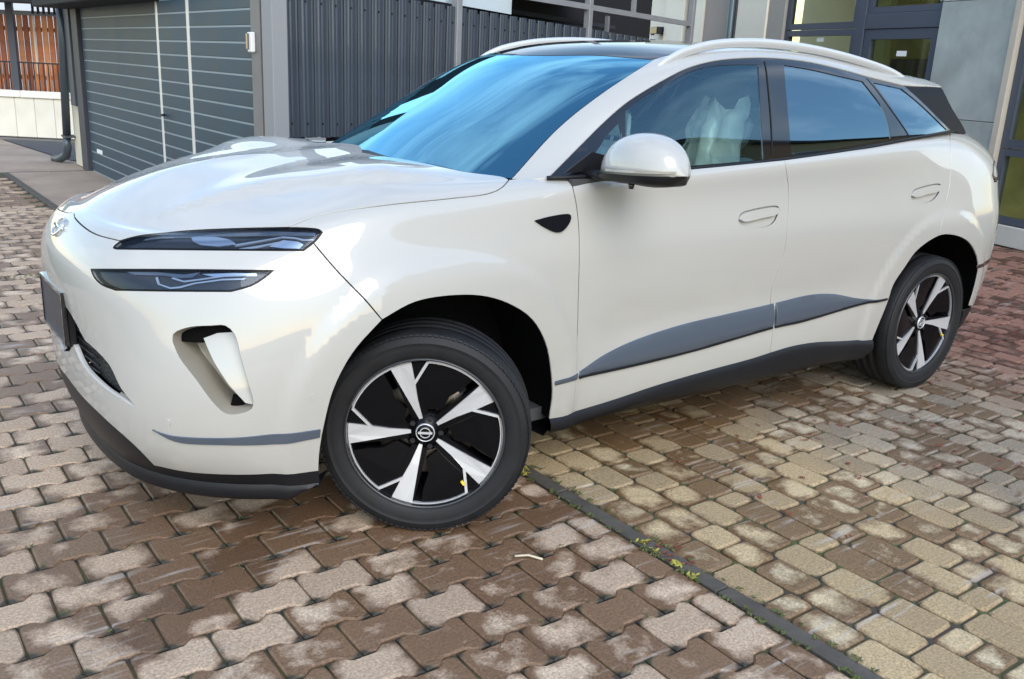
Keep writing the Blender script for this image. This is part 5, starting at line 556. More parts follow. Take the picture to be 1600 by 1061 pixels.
# header strip across the roof front and the ceramic border of the screen
panel('screen_border', GN, rev(g['wsbase'])[:-1] + [(1.734, 4.512)] + [(1.95, 4.7), (1.55, 5.25), (1.22, 6.5), (.97, 8.0)], mat('ceramic_black', (.01, .01, .012), .25), ws, mirror='join', gap=.001, off=-.006, fl=0, res=.03)
dlo = panel('window_frame', GN, g['dlotop'] + g['dlorear'][1:] + g['dlobot'][1:-1], GLOSSB, car, mirror='copy', gap=.0004, off=-.004, fl=.012, res=.022,
            holes=[g['glassF_top'] + g['glassF_back'][1:] + g['glassF_bot'][1:] + g['glassF_front'][1:-1], g['glassR_top'] + g['glassR_back'][1:] + g['glassR_bot'][1:] + g['glassR_front'][1:-1],
                   g['quarterR_top'] + g['quarterR_rear'][1:] + g['quarterR_bot'][1:] + g['quarterR_front'][1:-1], g['quarterF'][:-1]])
for nm, ks, m in (('front_door_glass', ('glassF_top', 'glassF_back', 'glassF_bot', 'glassF_front'), FR_GL), ('rear_door_glass', ('glassR_top', 'glassR_back', 'glassR_bot', 'glassR_front'), RR_GL),
                  ('quarter_glass', ('quarterR_top', 'quarterR_rear', 'quarterR_bot', 'quarterR_front'), RR_GL), ('front_quarter_glass', ('quarterF',), FR_GL)):
    L = []
    for k in ks: L += g[k][:-1]
    panel(nm, GN, L, m, dlo, mirror='copy', off=-.0075, gap=-.004, fl=0, res=.03)
# B-pillar split and door frame joints
ribbon('pillar_joint', GN, [(7.06 - .03 * k, 3.95 - .32 * k) for k in range(10)], .0035, SHUT, dlo, off=-.002)
ribbon('pillar_joint', GN, [(9.50 + .07 * k, 3.95 - .29 * k) for k in range(11)], .003, SHUT, dlo, off=-.002)
A = np.array(g['dlobot']); P, N = GN.full(A[:, 0], A[:, 1], .002)
for f_ in (lambda q: q, mirV): MB().tube(f_([tuple(p) for p in P]), .0075, 8).build('belt_trim', BLACK, car)
# black fin behind the rear quarter glass, rear screen
fin = panel('rear_fin', GN, g['dlorear'] + [(12.4, 1.15), (12.98, 1.25), (12.73, 1.63), (12.42, 2.07), (12.19, 2.54), (12.06, 3.05), (12.0, 3.55), (12.03, 4.14), (11.4, 4.145)], mat('fin_black', (.010, .0095, .011), .5, 0, 0, .1, .12), car, mirror='copy', off=-.004, gap=0, fl=.03, res=.024)
pa = [GN.ev(np.array([12.08]), np.array([v]), -.012)[0] for v in np.linspace(4.3, 8, 10)]; pb = [LN.ev(np.array([u]), np.array([v]), -.01)[0] for u, v in zip(np.linspace(19.3, 23, 10), np.linspace(8.7, 9.0, 10))]
fe = np.array([(12.98, 1.25), (12.73, 1.63), (12.42, 2.07), (12.10, 2.95), (12.03, 4.14)])[::-1]
fx = [GN.ev(np.array([np.interp(t, np.linspace(0, 1, 5), fe[:, 0])]), np.array([np.interp(t, np.linspace(0, 1, 5), fe[:, 1])]), -.012)[0] for t in np.linspace(0, 1, 7)]
secs = []
for k, t in enumerate(np.linspace(0, 1, 7)):
    row = [a + (b - a) * t for a, b in zip(pa, pb)]; sh = fx[k] - row[0]
    secs.append([tuple(p + sh * (1 - i / 9) ** 1.5) for i, p in enumerate(row)])
V, F = rails([s_ + mirV(s_[-2::-1]) for s_ in secs]); MB().add(V, F, 0, True).build('rear_screen', RR_GL, car)
# roof rails
rl = []
for u, h in ((4.95, .000), (5.2, .018), (5.6, .033), (6.3, .042), (7.2, .043), (8.2, .041), (9.2, .038), (10.1, .032), (10.6, .022), (10.95, .006), (11.05, -.004)):
    p, n = GN.full(np.array([u]), np.array([5.28])); rl.append(tuple(p[0] + n[0] * h))
rl2 = [(p[0], p[1] + .0, p[2]) for p in rl]
RAILM = mat('roof_rail_paint', (.60, .60, .60), .28, .35, .5)
def smoothpts(P, k=6):
    P = [np.array(p) for p in P]; E = [2 * P[0] - P[1]] + P + [2 * P[-1] - P[-2]]; out = []
    for i in range(1, len(E) - 2):
        for t in np.arange(k) / k:
            a, b, c, d = E[i - 1:i + 3]; out.append(tuple(.5 * ((2 * b) + (c - a) * t + (2 * a - 5 * b + 4 * c - d) * t * t + (3 * b - a - 3 * c + d) * t ** 3)))
    out.append(tuple(P[-1])); return out
rs = smoothpts(rl)
rs = [(p[0], p[1], p[2] - .012) for p in rs]
rs = [(p[0], p[1], p[2] - .006) for p in rs]
MB().tube(rs, .011, 12, flat=1.75).build('roof_rail', RAILM, car); MB().tube(mirV(rs), .011, 12, flat=1.75).build('roof_rail', RAILM, car)
# cowl under the screen and wiper
mb = MB(); pc = [LN.ev(np.array([u]), np.array([v]), -.022)[0] for u, v in g['hoodrear'][1:]]
secs = [[tuple(p) for p in pc], [tuple(p + np.array([.16, 0, .0])) for p in pc]]
V, F = rails([s_ + mirV(s_[::-1]) for s_ in secs]); mb.add(V, F).build('cowl_panel', BLACK, car)
# --- door mirrors
def mirror_part(fy):
    prof = []
    # shell: rings along y (outwards), half ellipse in x/z with a flat bottom
    c = Vector((.778, -.138, 1.208)); V = []; n = 20; ring_n = 21
    for i in range(ring_n):
        t = i / (ring_n - 1) * 2 - 1                     # -1 inner .. 1 outer
        k = max(0.0, 1 - abs(t) ** (2.0 if t < 0 else 2.15)) ** .5
        y = c.y - t * .188
        hz = .138 * k * (1.0 - .04 * t); fx = .128 * k
        zoff = .012 * t
        for j in range(n):
            a = math.pi * j / (n - 1)                      # from front-bottom over the top to the rear
            sx, sz = math.cos(a), math.sin(a)
            xx = -fx * (abs(sx) ** .8) * (1 if sx > 0 else -.6)
            V.append((c.x + xx, fy(y), c.z + zoff + .02 * k * 0 + hz * abs(sz) ** .85))
    F = []
    for i in range(ring_n - 1):
        for j in range(n - 1): F.append((i * n + j, i * n + j + 1, (i + 1) * n + j + 1, (i + 1) * n + j))
        F.append((i * n + n - 1, i * n, (i + 1) * n, (i + 1) * n + n - 1))
    return V, F
for fy, dr in ((lambda y: y, doorF),):
    V, F = mirror_part(fy); m_ = MB().add(V, F, 0, True).build('door_mirror', PAINT, dr)
    # black lower shell
    secs = []
    for t in np.linspace(-1, 1, 13):
        k = max(0.0, 1 - abs(t) ** 3) ** .5; y = -.138 - t * .189; z = 1.210 + .012 * t; fx = .130 * k
        dp = (.036 + .016 * (t > .0) * t) * k
        secs.append([(.775 - fx, fy(y), z), (.775 - fx * .92, fy(y), z - dp * .6), (.775 - fx * .4, fy(y), z - dp), (.775 + fx * .4, fy(y), z - dp), (.775 + fx * .62, fy(y), z)])
    V, F = rails(secs); MB().add(V, F, 0, True).build('mirror_base', BLACK, m_)
    # indicator strip
    secs = []
    for t in np.linspace(-.35, .96, 12):
        k = max(0.0, 1 - abs(t) ** 2.6) ** .5; y = -.138 - t * .189; z = 1.218 + .012 * t; fx = .1315 * k
        secs.append([(.775 - fx, fy(y), z), (.775 - fx * .995 - .001, fy(y), z + .008)])
    V, F = rails(secs); MB().add(V, F, 0, True).build('indicator_strip', mat('indicator_lens', (.45, .42, .38), .15, .3, .6), m_)
    arm = MB().tube([(.70, fy(.10), 1.187), (.715, fy(.03), 1.186), (.75, fy(-.06), 1.190)], [.024, .024, .026], 10, flat=.75)
    arm.build('mirror_arm', BLACK, m_)
    MB().tube([(.71, fy(-.14), 1.18), (.71, fy(-.14), 1.160)], [.012, .009], 10).build('mirror_camera', GLOSSB, m_)
    # sail panel in the window corner
    MB().prism([(.60, 1.19), (.82, 1.20), (.80, 1.245), (.72, 1.262)], 1, fy(.082), fy(.092)).build('mirror_sail', BLACK, dr)

# --- wheels
def arc(c, r, a0, a1, n): return [(c[0] + r * math.cos(a), c[1] + r * math.sin(a)) for a in np.linspace(a0, a1, n)]
def lathe(mb, prof, n=64, mi=0, smooth=True, y0=0):
    """profile of (r, y); spun about the y axis"""
    V = []; F = []
    for k in range(n):
        a = 2 * math.pi * k / n
        for r, y in prof: V.append((r * math.cos(a), y, r * math.sin(a)))
    m = len(prof)
    for k in range(n):
        k2 = (k + 1) % n
        for i in range(m - 1): F.append((k * m + i, k2 * m + i, k2 * m + i + 1, k * m + i + 1))
    return mb.add(V, F, mi, smooth)
R_T, R_R = .356, .268

def make_wheel(spin, parent):
    w = empty('wheel', (0, 0, 0)); PARTS = []
    def b(mb, nm, mats, par=None):
        o = mb.build(nm, mats, None, local=True); o.parent = par or w; return o
    # tyre: outer face at y=0 (towards -y), body runs to y=.245
    W = .242
    tp = [(R_R - .006, .010), (R_R + .004, .002), (R_R + .014, -.0035), (.306, -.0068), (.318, -.006), (.3195, -.0072), (.3215, -.0072), (.323, -.0057), (.333, -.004), (.345, .004), (.351, .016), (.3548, .040)]
    gv = []
    for yc in (.075, .121, .167): gv += [(R_T, yc - .008), (R_T - .007, yc - .005), (R_T - .007, yc + .005), (R_T, yc + .008)]
    tp += gv + [(.3545, W - .05), (.350, W - .028), (.343, W - .012), (.330, W), (.30, W + .004), (R_R, W - .01)]
    t = b(lathe(MB(), tp, 96), 'tyre', RUBBER)
    sp = MB()                                        # shoulder tread blocks
    for k in range(110):
        a = 2 * math.pi * k / 110
        M = Matrix.Rotation(-a, 4, 'Y') @ Matrix.Translation((.3415, .0082, 0)) @ Matrix.Rotation(math.radians(-58), 4, 'Z')
        sp.box((-.010, -.0026, -.0070), (.011, .002, .0070), 0, M)
    b(sp, 'tread_blocks', RUBBER, t)
    # rim barrel and lip
    lip = [(R_R, .006), (R_R - .002, .001), (R_R - .005, .0), (R_R - .009, .003)]
    b(lathe(MB(), lip, 96), 'rim_lip', mat('rim_lip_dark', (.05, .052, .058), .3, .4))
    br = lathe(MB(), [(R_R - .012, .002), (R_R - .020, .03), (R_R - .026, .10), (R_R - .02, .22)], 64); br.add([(0, 0, 0)], [])
    b(br, 'rim_barrel', mat('rim_black', (.008, .008, .009), .3, 0, .5))
    RB = MATS['rim_black']
    b(lathe(MB(), [(.01, .19), (.25, .19)], 48), 'back_plate', LINER)
    # brake disc, bell and caliper
    d = lathe(MB(), [(.075, .085), (.082, .082), (.165, .082), (.168, .085), (.168, .105), (.08, .105)], 64); dd = b(d, 'brake_disc', DISC)
    b(lathe(MB(), [(.001, .07), (.07, .07), (.076, .085)], 40), 'disc_bell', mat('disc_bell_grey', (.09, .09, .09), .5, .5))
    cal = MB(); M = Matrix.Rotation(-spin, 4, 'Y')
    for a in np.linspace(.1, .75, 6):
        cal.box((.135, .05, -.018), (.185, .12, .018), 0, Matrix.Rotation(-(a), 4, 'Y'), bev=.006)
    b(cal, 'brake_caliper', mat('caliper_alloy', (.55, .56, .58), .3, .8))
    # five bright blades with a black flank and black infill
    def pt(r, a): return (r * math.cos(a), r * math.sin(a))
    for k in range(5):
        a0 = spin + 2 * math.pi * k / 5
        def loc(u, v, a=a0):      # u along the spoke, v across (positive = clockwise seen from outside)
            return (u * math.cos(a) + v * math.sin(a), u * math.sin(a) - v * math.cos(a))
        # the blade: narrow at the hub, flaring to the rim; its clockwise edge is the straight one
        blade = [loc(.036, .0045), loc(.036, -.0045), loc(.120, -.018), loc(.200, -.032), loc(.2610, -.043), loc(.2645, -.010), loc(.2620, .032), loc(.200, .024), loc(.172, .020), loc(.120, .011)]
        n = len(blade)
        dish = lambda p: .010 + .034 * (1 - min(1, math.hypot(*p) / .262)) ** 1.3
        def slab(pts, nm, m, y0, y1):
            mb = MB(); n = len(pts); mb.add([(p[0], dish(p) + y0, p[1]) for p in pts] + [(p[0], dish(p) + y1, p[1]) for p in pts], [tuple(range(n))] + [(i, (i + 1) % n, n + (i + 1) % n, n + i) for i in range(n)]); return b(mb, nm, m)
        slab(blade, 'spoke', SILVER, 0, .02)
        slab([loc(.034, -.026), loc(.13, -.034), loc(.20, -.040), loc(.254, -.044), loc(.258, .0), loc(.252, .040), loc(.20, .04), loc(.13, .036), loc(.034, .024)], 'spoke_carrier', WBLK, .006, .045)
        # bright hairline: leaves the clockwise edge of the blade, meets the rim and follows it round to the next blade
        ln = [loc(.178, .018), loc(.238, .082)]; e = math.atan2(ln[1][1], ln[1][0]); nxt = a0 - 2 * math.pi / 5
        de = (nxt + .13 - e); de = (de + math.pi) % (2 * math.pi) - math.pi
        arcs = [pt(.2545, e + de * t) for t in np.linspace(.07, 1.0, 16)]; full = ln + arcs
        mb = MB(); V = []; F = []
        for i, p in enumerate(full):
            q0 = full[max(0, i - 1)]; q1 = full[min(len(full) - 1, i + 1)]; t = Vector((q1[0] - q0[0], q1[1] - q0[1])).normalized(); nn = Vector((-t.y, t.x)) * .0046
            for y_ in (-.0005, .012):
                for sgn in (1, -1): V.append((p[0] + nn.x * sgn, dish(p) + y_, p[1] + nn.y * sgn))
        for i in range(len(full) - 1):
            k4 = i * 4; F += [(k4, k4 + 1, k4 + 5, k4 + 4), (k4, k4 + 4, k4 + 6, k4 + 2), (k4 + 1, k4 + 3, k4 + 7, k4 + 5)]
        mb.add(V, F); b(mb, 'rim_line', SILVER)
        # black aero infill between the blade, the hairline and an inner edge; a window stays open beside the next blade
        inner = [loc(.075, .020), loc(.178, .018)] + [ln[1]] + arcs[:13]
        ea = e + de * .78
        infill = inner + [pt(.20, ea), pt(.150, ea + .10), pt(.100, ea + .05)]
        slab(infill, 'aero_infill', WBLK, .008, .030)
        slab([loc(.196, .024), loc(.238, .078), pt(.262, e + .03), loc(.2605, .036), loc(.2595, .030)], 'corner_infill', WBLK, .007, .030)
        nut = MB(); M = Matrix.Translation((.052 * math.cos(a0 + .63), .032, .052 * math.sin(a0 + .63)))
        nut.add(*[(lambda P: (P, [tuple(range(6))] + [(i, (i + 1) % 6, 6 + (i + 1) % 6, 6 + i) for i in range(6)]))([tuple(M @ Vector((.0095 * math.cos(i * math.pi / 3), yy, .0095 * math.sin(i * math.pi / 3)))) for yy in (-.004, .02) for i in range(6)])][0])
        b(nut, 'wheel_nut', mat('nut_dark', (.05, .05, .055), .35, .8))
    hub = lathe(MB(), [(.001, .026), (.026, .026), (.031, .030), (.070, .044), (.075, .07)], 32)
    b(hub, 'hub', WBLK)
    cap = lathe(MB(), [(.0285, .0262), (.0290, .0238), (.0312, .0238), (.0325, .030)], 32); cap = b(cap, 'hub_cap', SILVER)
    bar = MB().box((-.024, .0215, -.0035), (.024, .0262, .0035)); bar.add(*(lambda q: (q.v, q.f))(lathe(MB(), [(.0155, .0255), (.016, .0232), (.0185, .0232), (.019, .0255)], 24)))
    b(bar, 'cap_emblem', SILVER, cap)
    vlv = MB().box((.205, .002, -.004), (.222, .010, .004), 0, Matrix.Rotation(math.radians(52), 4, 'Y')); b(vlv, 'valve_tag', mat('valve_tag_yellow', (.75, .55, .05), .5))
    return w
def put_wheel(w, x, flip, steer, spin):
    """wheel local: outer face towards -y. steer turns it about its own upright axis 0.12 m inboard"""
    M = Matrix.Translation((x, 0 if not flip else 2 * CY, R_T)) @ Matrix.Rotation(steer + (math.pi if flip else 0), 4, 'Z') @ Matrix.Rotation(spin, 4, 'Y')
    w.matrix_basis = M; setparent(w, car)
w0 = make_wheel(math.radians(90 + 18), car)
w1 = copy_tree(w0); w2 = copy_tree(w0); w3 = copy_tree(w0)
STEER = math.radians(-35)
put_wheel(w0, 0, False, STEER, 0)
put_wheel(w1, 3.031, False, 0, math.radians(-28))
put_wheel(w2, 0.02, True, STEER, .4)
put_wheel(w3, 3.031, True, 0, 1.0)

# --- cabin: seats (the front one under a clear cover), dash, wheel, trim
SEAT = mat('seat_fabric', (.16, .15, .14), .8, bump=(60, .3, .004)); COVER = mat('plastic_seat_cover', (.86, .90, .84), .30, 0, .4, bump=(9, .6, .03)); TRIM = mat('cabin_trim', (.05, .05, .055), .7)
def seat(x, y, m_back, w=.50):
    b_ = MB(); r = math.radians(18)
    M = Matrix.Translation((x, y, 0))
    b_.box((-.25, -w / 2, .52), (.25, w / 2, .68), 0, M, bev=.05)
    st = b_.build('seat', SEAT, car)
    Mb = Matrix.Translation((x + .24, y, .62)) @ Matrix.Rotation(r, 4, 'Y')
    bb = MB().box((-.07, -w / 2, 0), (.08, w / 2, .60), 0, Mb, bev=.05); bb.build('backrest', m_back, st)
    hh = MB().box((-.05, -.13, .63), (.05, .13, .80), 0, Mb, bev=.04); hh.tube([tuple(Mb @ Vector((0, -.06, .58))), tuple(Mb @ Vector((0, -.06, .66)))], .008, 6); hh.build('headrest', m_back, st)
    return st
st = seat(1.42, .48, COVER)
secs = []; rr_ = random.Random(3)
for i in range(24):
    z = .60 + i * .036; row = []
    for j in range(13):
        t = j / 12 * 2 - 1; w_ = .21 - .07 * (i / 23) ** 2
        row.append((1.535 + (z - .60) * .30 + .07 * t * t + rr_.gauss(0, .008) + .012 * math.sin(j * 2.1 + i * .25), .47 + t * w_ + .02 * math.sin(i * .4) + rr_.gauss(0, .006), z + rr_.gauss(0, .006) + .03 * math.sin(j * 1.3) * (i / 23)))
    secs.append(row)
V, F = rails(secs); MB().add(V, F, 0, True).build('seat_cover', COVER, st)
MB().box((1.28, .50, 1.26), (1.30, .56, 1.37), 0, bev=.008).build('price_tag', mat('white_tag', (.8, .85, .85), .5), car); seat(1.42, 2 * CY - .48, COVER)
for y in (.42, CY, 2 * CY - .42): seat(2.38, y, SEAT, .44)
secs = [[(.42, y, 1.05), (.60, y, 1.10), (.82, y, 1.08), (.90, y, 1.0), (.86, y, .80), (.80, y, .55)] for y in (.14, .5, CY, 1.26, 2 * CY - .14)]
V, F = rails(secs); MB().add(V, F, 0, True).build('dashboard', TRIM, car)
wr = [(1.02 + .06 * math.sin(a) * 1.0, .48 + .18 * math.cos(a), 1.02 + .17 * math.sin(a)) for a in np.linspace(0, 2 * math.pi, 29)]
sw = MB().tube(wr, .014, 8, caps=False); sw.tube([(1.02, .31, 1.02), (1.02, .65, 1.02)], .018, 6); sw.tube([(.84, .48, .96), (1.02, .48, 1.02)], .03, 8); sw.build('steering_wheel', TRIM, car)
MB().box((.90, CY - .16, .98), (.915, CY + .16, 1.17), 0, bev=.004).build('centre_screen', GLOSSB, car)
MB().box((.5, .10, .27), (3.3, 2 * CY - .10, .32)).build('cabin_floor', TRIM, car)
hl_ = MB()
secs = [[GN.ev(np.array([u]), np.array([v]), -.035)[0] for v in np.linspace(4.6, 8, 9)] for u in np.linspace(5.2, 11.5, 12)]
V, F = rails([[tuple(p) for p in s_] + mirV([tuple(p) for p in s_[-2::-1]]) for s_ in secs]); hl_.add(V, F, 0, True).build('headliner', mat('headliner', (.34, .33, .31), .9), car)
for y in (.075, 2 * CY - .075): MB().box((.62, y - .012, .45), (2.6, y + .012, 1.17)).build('door_trim', TRIM, car)
mr = MB().box((.98, CY - .12, 1.49), (1.01, CY + .12, 1.55), 0, bev=.01); mr.build('rear_view_mirror', GLOSSB, car)
# ------------------------------------------------------------------ paving
def nodes(m):
    nt = m.node_tree
    def N(t, **k):
        n = nt.nodes.new(t)
        for a, b in k.items():
            if a.startswith('i_'):
                key = a[2:].replace('_', ' ')
                n.inputs[int(key) if key.isdigit() else key].default_value = b
            else: setattr(n, a, b)
        return n
    return nt, N, nt.links.new
def paver_mat(name, base, dark, light, moss, warm_shift=None, damp_bias=0.0, streak=.35, stains=()):
    """concrete paver: per-stone tone, damp patches that keep to the stone edges, fine grain, pale streaks"""
    m = bpy.data.materials.new(name); m.use_nodes = True; nt, N, L = nodes(m); b = nt.nodes['Principled BSDF']
    geo = N('ShaderNodeNewGeometry'); oi = N('ShaderNodeObjectInfo'); uv = N('ShaderNodeUVMap', uv_map='stone')
    pos = geo.outputs['Position']
    rn = N('ShaderNodeMath', operation='ADD'); L(geo.outputs['Random Per Island'], rn.inputs[0]); L(oi.outputs['Random'], rn.inputs[1])
    fr = N('ShaderNodeMath', operation='FRACT'); L(rn.outputs[0], fr.inputs[0])
    # stone tone
    rp = N('ShaderNodeValToRGB'); e = rp.color_ramp.elements; e[0].position = 0; e[0].color = (*dark, 1); e[1].position = 1; e[1].color = (*light, 1)
    k = e.new(.5); k.color = (*base, 1); L(fr.outputs[0], rp.inputs['Fac'])
    col = rp.outputs['Color']
    if warm_shift:      # (x where the yellow batch ends, other colour)
        sx = N('ShaderNodeSeparateXYZ'); L(pos, sx.inputs[0]); n0 = N('ShaderNodeTexNoise', i_Scale=3.0); L(pos, n0.inputs['Vector'])
        ad = N('ShaderNodeMath', operation='MULTIPLY_ADD'); L(n0.outputs['Fac'], ad.inputs[0]); ad.inputs[1].default_value = .5; L(sx.outputs['X'], ad.inputs[2])
        mr = N('ShaderNodeMapRange', i_From_Min=warm_shift[0], i_From_Max=warm_shift[0] + .45); L(ad.outputs[0], mr.inputs['Value'])
        rp2 = N('ShaderNodeValToRGB'); e = rp2.color_ramp.elements; e[0].color = (*warm_shift[1], 1); e[1].color = (*warm_shift[2], 1); L(fr.outputs[0], rp2.inputs['Fac'])
        mx = N('ShaderNodeMix', data_type='RGBA'); L(mr.outputs[0], mx.inputs['Factor']); L(col, mx.inputs['A']); L(rp2.outputs['Color'], mx.inputs['B']); col = mx.outputs['Result']
        mr3 = N('ShaderNodeMapRange', i_From_Min=3.2, i_From_Max=4.4); L(ad.outputs[0], mr3.inputs['Value'])
        mx = N('ShaderNodeMix', data_type='RGBA'); mx.inputs['B'].default_value = (*warm_shift[3], 1); L(mr3.outputs[0], mx.inputs['Factor']); L(col, mx.inputs['A']); col = mx.outputs['Result']
    # damp patches: large noise + medium noise + closeness to the edge of the stone + per stone
    nA = N('ShaderNodeTexNoise', i_Scale=1.15, i_Detail=3.0); L(pos, nA.inputs['Vector'])
    nB = N('ShaderNodeTexNoise', i_Scale=11.0, i_Detail=4.0, i_Roughness=.6); ofs = N('ShaderNodeVectorMath', operation='MULTIPLY_ADD'); cf = N('ShaderNodeCombineXYZ'); L(fr.outputs[0], cf.inputs['X']); L(fr.outputs[0], cf.inputs['Y']); L(cf.outputs[0], ofs.inputs[0]); ofs.inputs[1].default_value = (37, 53, 0); L(pos, ofs.inputs[2]); L(ofs.outputs[0], nB.inputs['Vector'])
    suv = N('ShaderNodeSeparateXYZ'); L(uv.outputs['UV'], suv.inputs[0])
    ax = N('ShaderNodeMath', operation='ABSOLUTE'); ay = N('ShaderNodeMath', operation='ABSOLUTE'); L(suv.outputs['X'], ax.inputs[0]); L(suv.outputs['Y'], ay.inputs[0])
    px_ = N('ShaderNodeMath', operation='POWER'); px_.inputs[1].default_value = 4; py_ = N('ShaderNodeMath', operation='POWER'); py_.inputs[1].default_value = 4
    L(ax.outputs[0], px_.inputs[0]); L(ay.outputs[0], py_.inputs[0])
    ed = N('ShaderNodeMath', operation='ADD'); L(px_.outputs[0], ed.inputs[0]); L(py_.outputs[0], ed.inputs[1])
    s1 = N('ShaderNodeMath', operation='MULTIPLY_ADD'); L(ed.outputs[0], s1.inputs[0]); s1.inputs[1].default_value = .30; nBs = N('ShaderNodeMath', operation='MULTIPLY'); nBs.inputs[1].default_value = .75; L(nB.outputs['Fac'], nBs.inputs[0]); L(nBs.outputs[0], s1.inputs[2])
    s2 = N('ShaderNodeMath', operation='MULTIPLY_ADD'); L(nA.outputs['Fac'], s2.inputs[0]); s2.inputs[1].default_value = 1.0; L(s1.outputs[0], s2.inputs[2])
    s3 = N('ShaderNodeMath', operation='MULTIPLY_ADD'); L(fr.outputs[0], s3.inputs[0]); s3.inputs[1].default_value = .55; L(s2.outputs[0], s3.inputs[2])
    src = s3.outputs[0]
    for (x0, y0, x1, y1, wd, am) in stains:
        sxy = N('ShaderNodeSeparateXYZ'); L(pos, sxy.inputs[0])
        ex, ey = x1 - x0, y1 - y0; LL = ex * ex + ey * ey
        tx = N('ShaderNodeMath', operation='MULTIPLY_ADD'); tx.inputs[1].default_value = ex / LL; tx.inputs[2].default_value = -(x0 * ex + y0 * ey) / LL; L(sxy.outputs['X'], tx.inputs[0])
        ty = N('ShaderNodeMath', operation='MULTIPLY_ADD', use_clamp=True); ty.inputs[1].default_value = ey / LL; L(sxy.outputs['Y'], ty.inputs[0]); L(tx.outputs[0], ty.inputs[2])
        cb = N('ShaderNodeCombineXYZ')
        for ax_, o_, e_ in (('X', x0, ex), ('Y', y0, ey)):
            q_ = N('ShaderNodeMath', operation='MULTIPLY_ADD'); q_.inputs[1].default_value = e_; q_.inputs[2].default_value = o_; L(ty.outputs[0], q_.inputs[0]); L(q_.outputs[0], cb.inputs[ax_])
        fl_ = N('ShaderNodeCombineXYZ'); L(sxy.outputs['X'], fl_.inputs['X']); L(sxy.outputs['Y'], fl_.inputs['Y'])
        ds = N('ShaderNodeVectorMath', operation='DISTANCE'); L(fl_.outputs[0], ds.inputs[0]); L(cb.outputs[0], ds.inputs[1])
        mr_ = N('ShaderNodeMapRange', i_From_Min=wd, i_From_Max=wd * .2, i_To_Max=am); L(ds.outputs['Value'], mr_.inputs['Value'])
        sm_ = N('ShaderNodeMath', operation='ADD'); L(src, sm_.inputs[0]); L(mr_.outputs[0], sm_.inputs[1]); src = sm_.outputs[0]
    wet = N('ShaderNodeMapRange', i_From_Min=1.20 - damp_bias, i_From_Max=1.42 - damp_bias); L(src, wet.inputs['Value'])
    wm = N('ShaderNodeMix', data_type='RGBA', blend_type='MULTIPLY'); wm.inputs['B'].default_value = (.30, .225, .17, 1); L(wet.outputs[0], wm.inputs['Factor']); L(col, wm.inputs['A'])
    # grain
    nG = N('ShaderNodeTexNoise', i_Scale=120.0, i_Detail=6.0, i_Roughness=.75); L(pos, nG.inputs['Vector']); gm = N('ShaderNodeMapRange', i_From_Min=.32, i_From_Max=.68, i_To_Min=.48, i_To_Max=1.42); L(nG.outputs['Fac'], gm.inputs['Value'])
    gx = N('ShaderNodeMix', data_type='RGBA', blend_type='MULTIPLY'); gx.inputs['Factor'].default_value = 1; L(wm.outputs['Result'], gx.inputs['A']); L(gm.outputs[0], gx.inputs['B'])
    # pale diagonal streaks in patches
    rt = N('ShaderNodeMapping'); rt.inputs['Rotation'].default_value = (0, 0, math.radians(36)); rt.inputs['Scale'].default_value = (2.2, 26, 1); L(pos, rt.inputs['Vector'])
    nS = N('ShaderNodeTexNoise', i_Scale=1.6, i_Detail=2.0); L(rt.outputs[0], nS.inputs['Vector']); sm = N('ShaderNodeMapRange', i_From_Min=.56, i_From_Max=.70, i_To_Max=streak); L(nS.outputs['Fac'], sm.inputs['Value'])
    nP = N('ShaderNodeTexNoise', i_Scale=2.3); L(pos, nP.inputs['Vector']); pm = N('ShaderNodeMapRange', i_From_Min=.48, i_From_Max=.62); L(nP.outputs['Fac'], pm.inputs['Value'])
    sp = N('ShaderNodeMath', operation='MULTIPLY'); L(sm.outputs[0], sp.inputs[0]); L(pm.outputs[0], sp.inputs[1])
    sx_ = N('ShaderNodeMix', data_type='RGBA'); sx_.inputs['B'].default_value = (.50, .46, .42, 1); L(sp.outputs[0], sx_.inputs['Factor']); L(gx.outputs['Result'], sx_.inputs['A'])
    # moss and dirt gathering on the arrises
    em = N('ShaderNodeMapRange', i_From_Min=.86, i_From_Max=1.15); L(ed.outputs[0], em.inputs['Value'])
    nM = N('ShaderNodeTexNoise', i_Scale=4.0, i_Detail=3.0); L(pos, nM.inputs['Vector']); mm = N('ShaderNodeMapRange', i_From_Min=.46, i_From_Max=.66, i_To_Max=.85); L(nM.outputs['Fac'], mm.inputs['Value'])
    ms = N('ShaderNodeMath', operation='MULTIPLY'); L(em.outputs[0], ms.inputs[0]); L(mm.outputs[0], ms.inputs[1])
    mo = N('ShaderNodeMix', data_type='RGBA'); mo.inputs['B'].default_value = (*moss, 1); L(ms.outputs[0], mo.inputs['Factor']); L(sx_.outputs['Result'], mo.inputs['A'])
    # joint dirt on the flanks and arrises
    dm = N('ShaderNodeMapRange', i_From_Min=.94, i_From_Max=1.35, i_To_Max=.95); L(ed.outputs[0], dm.inputs['Value'])
    dx = N('ShaderNodeMix', data_type='RGBA'); dx.inputs['B'].default_value = (.020, .018, .012, 1); L(dm.outputs[0], dx.inputs['Factor']); L(mo.outputs['Result'], dx.inputs['A']); mo = dx
    L(mo.outputs['Result'], b.inputs['Base Color'])
    rr = N('ShaderNodeMapRange', i_To_Min=.82, i_To_Max=.42); L(wet.outputs[0], rr.inputs['Value']); L(rr.outputs[0], b.inputs['Roughness'])
    bp = N('ShaderNodeBump', i_Strength=.9, i_Distance=.004); bh = N('ShaderNodeMath', operation='MULTIPLY_ADD'); L(nB.outputs['Fac'], bh.inputs[0]); bh.inputs[1].default_value = 1.0; L(nG.outputs['Fac'], bh.inputs[2])
    L(bh.outputs[0], bp.inputs['Height']); L(bp.outputs['Normal'], b.inputs['Normal'])
    return m
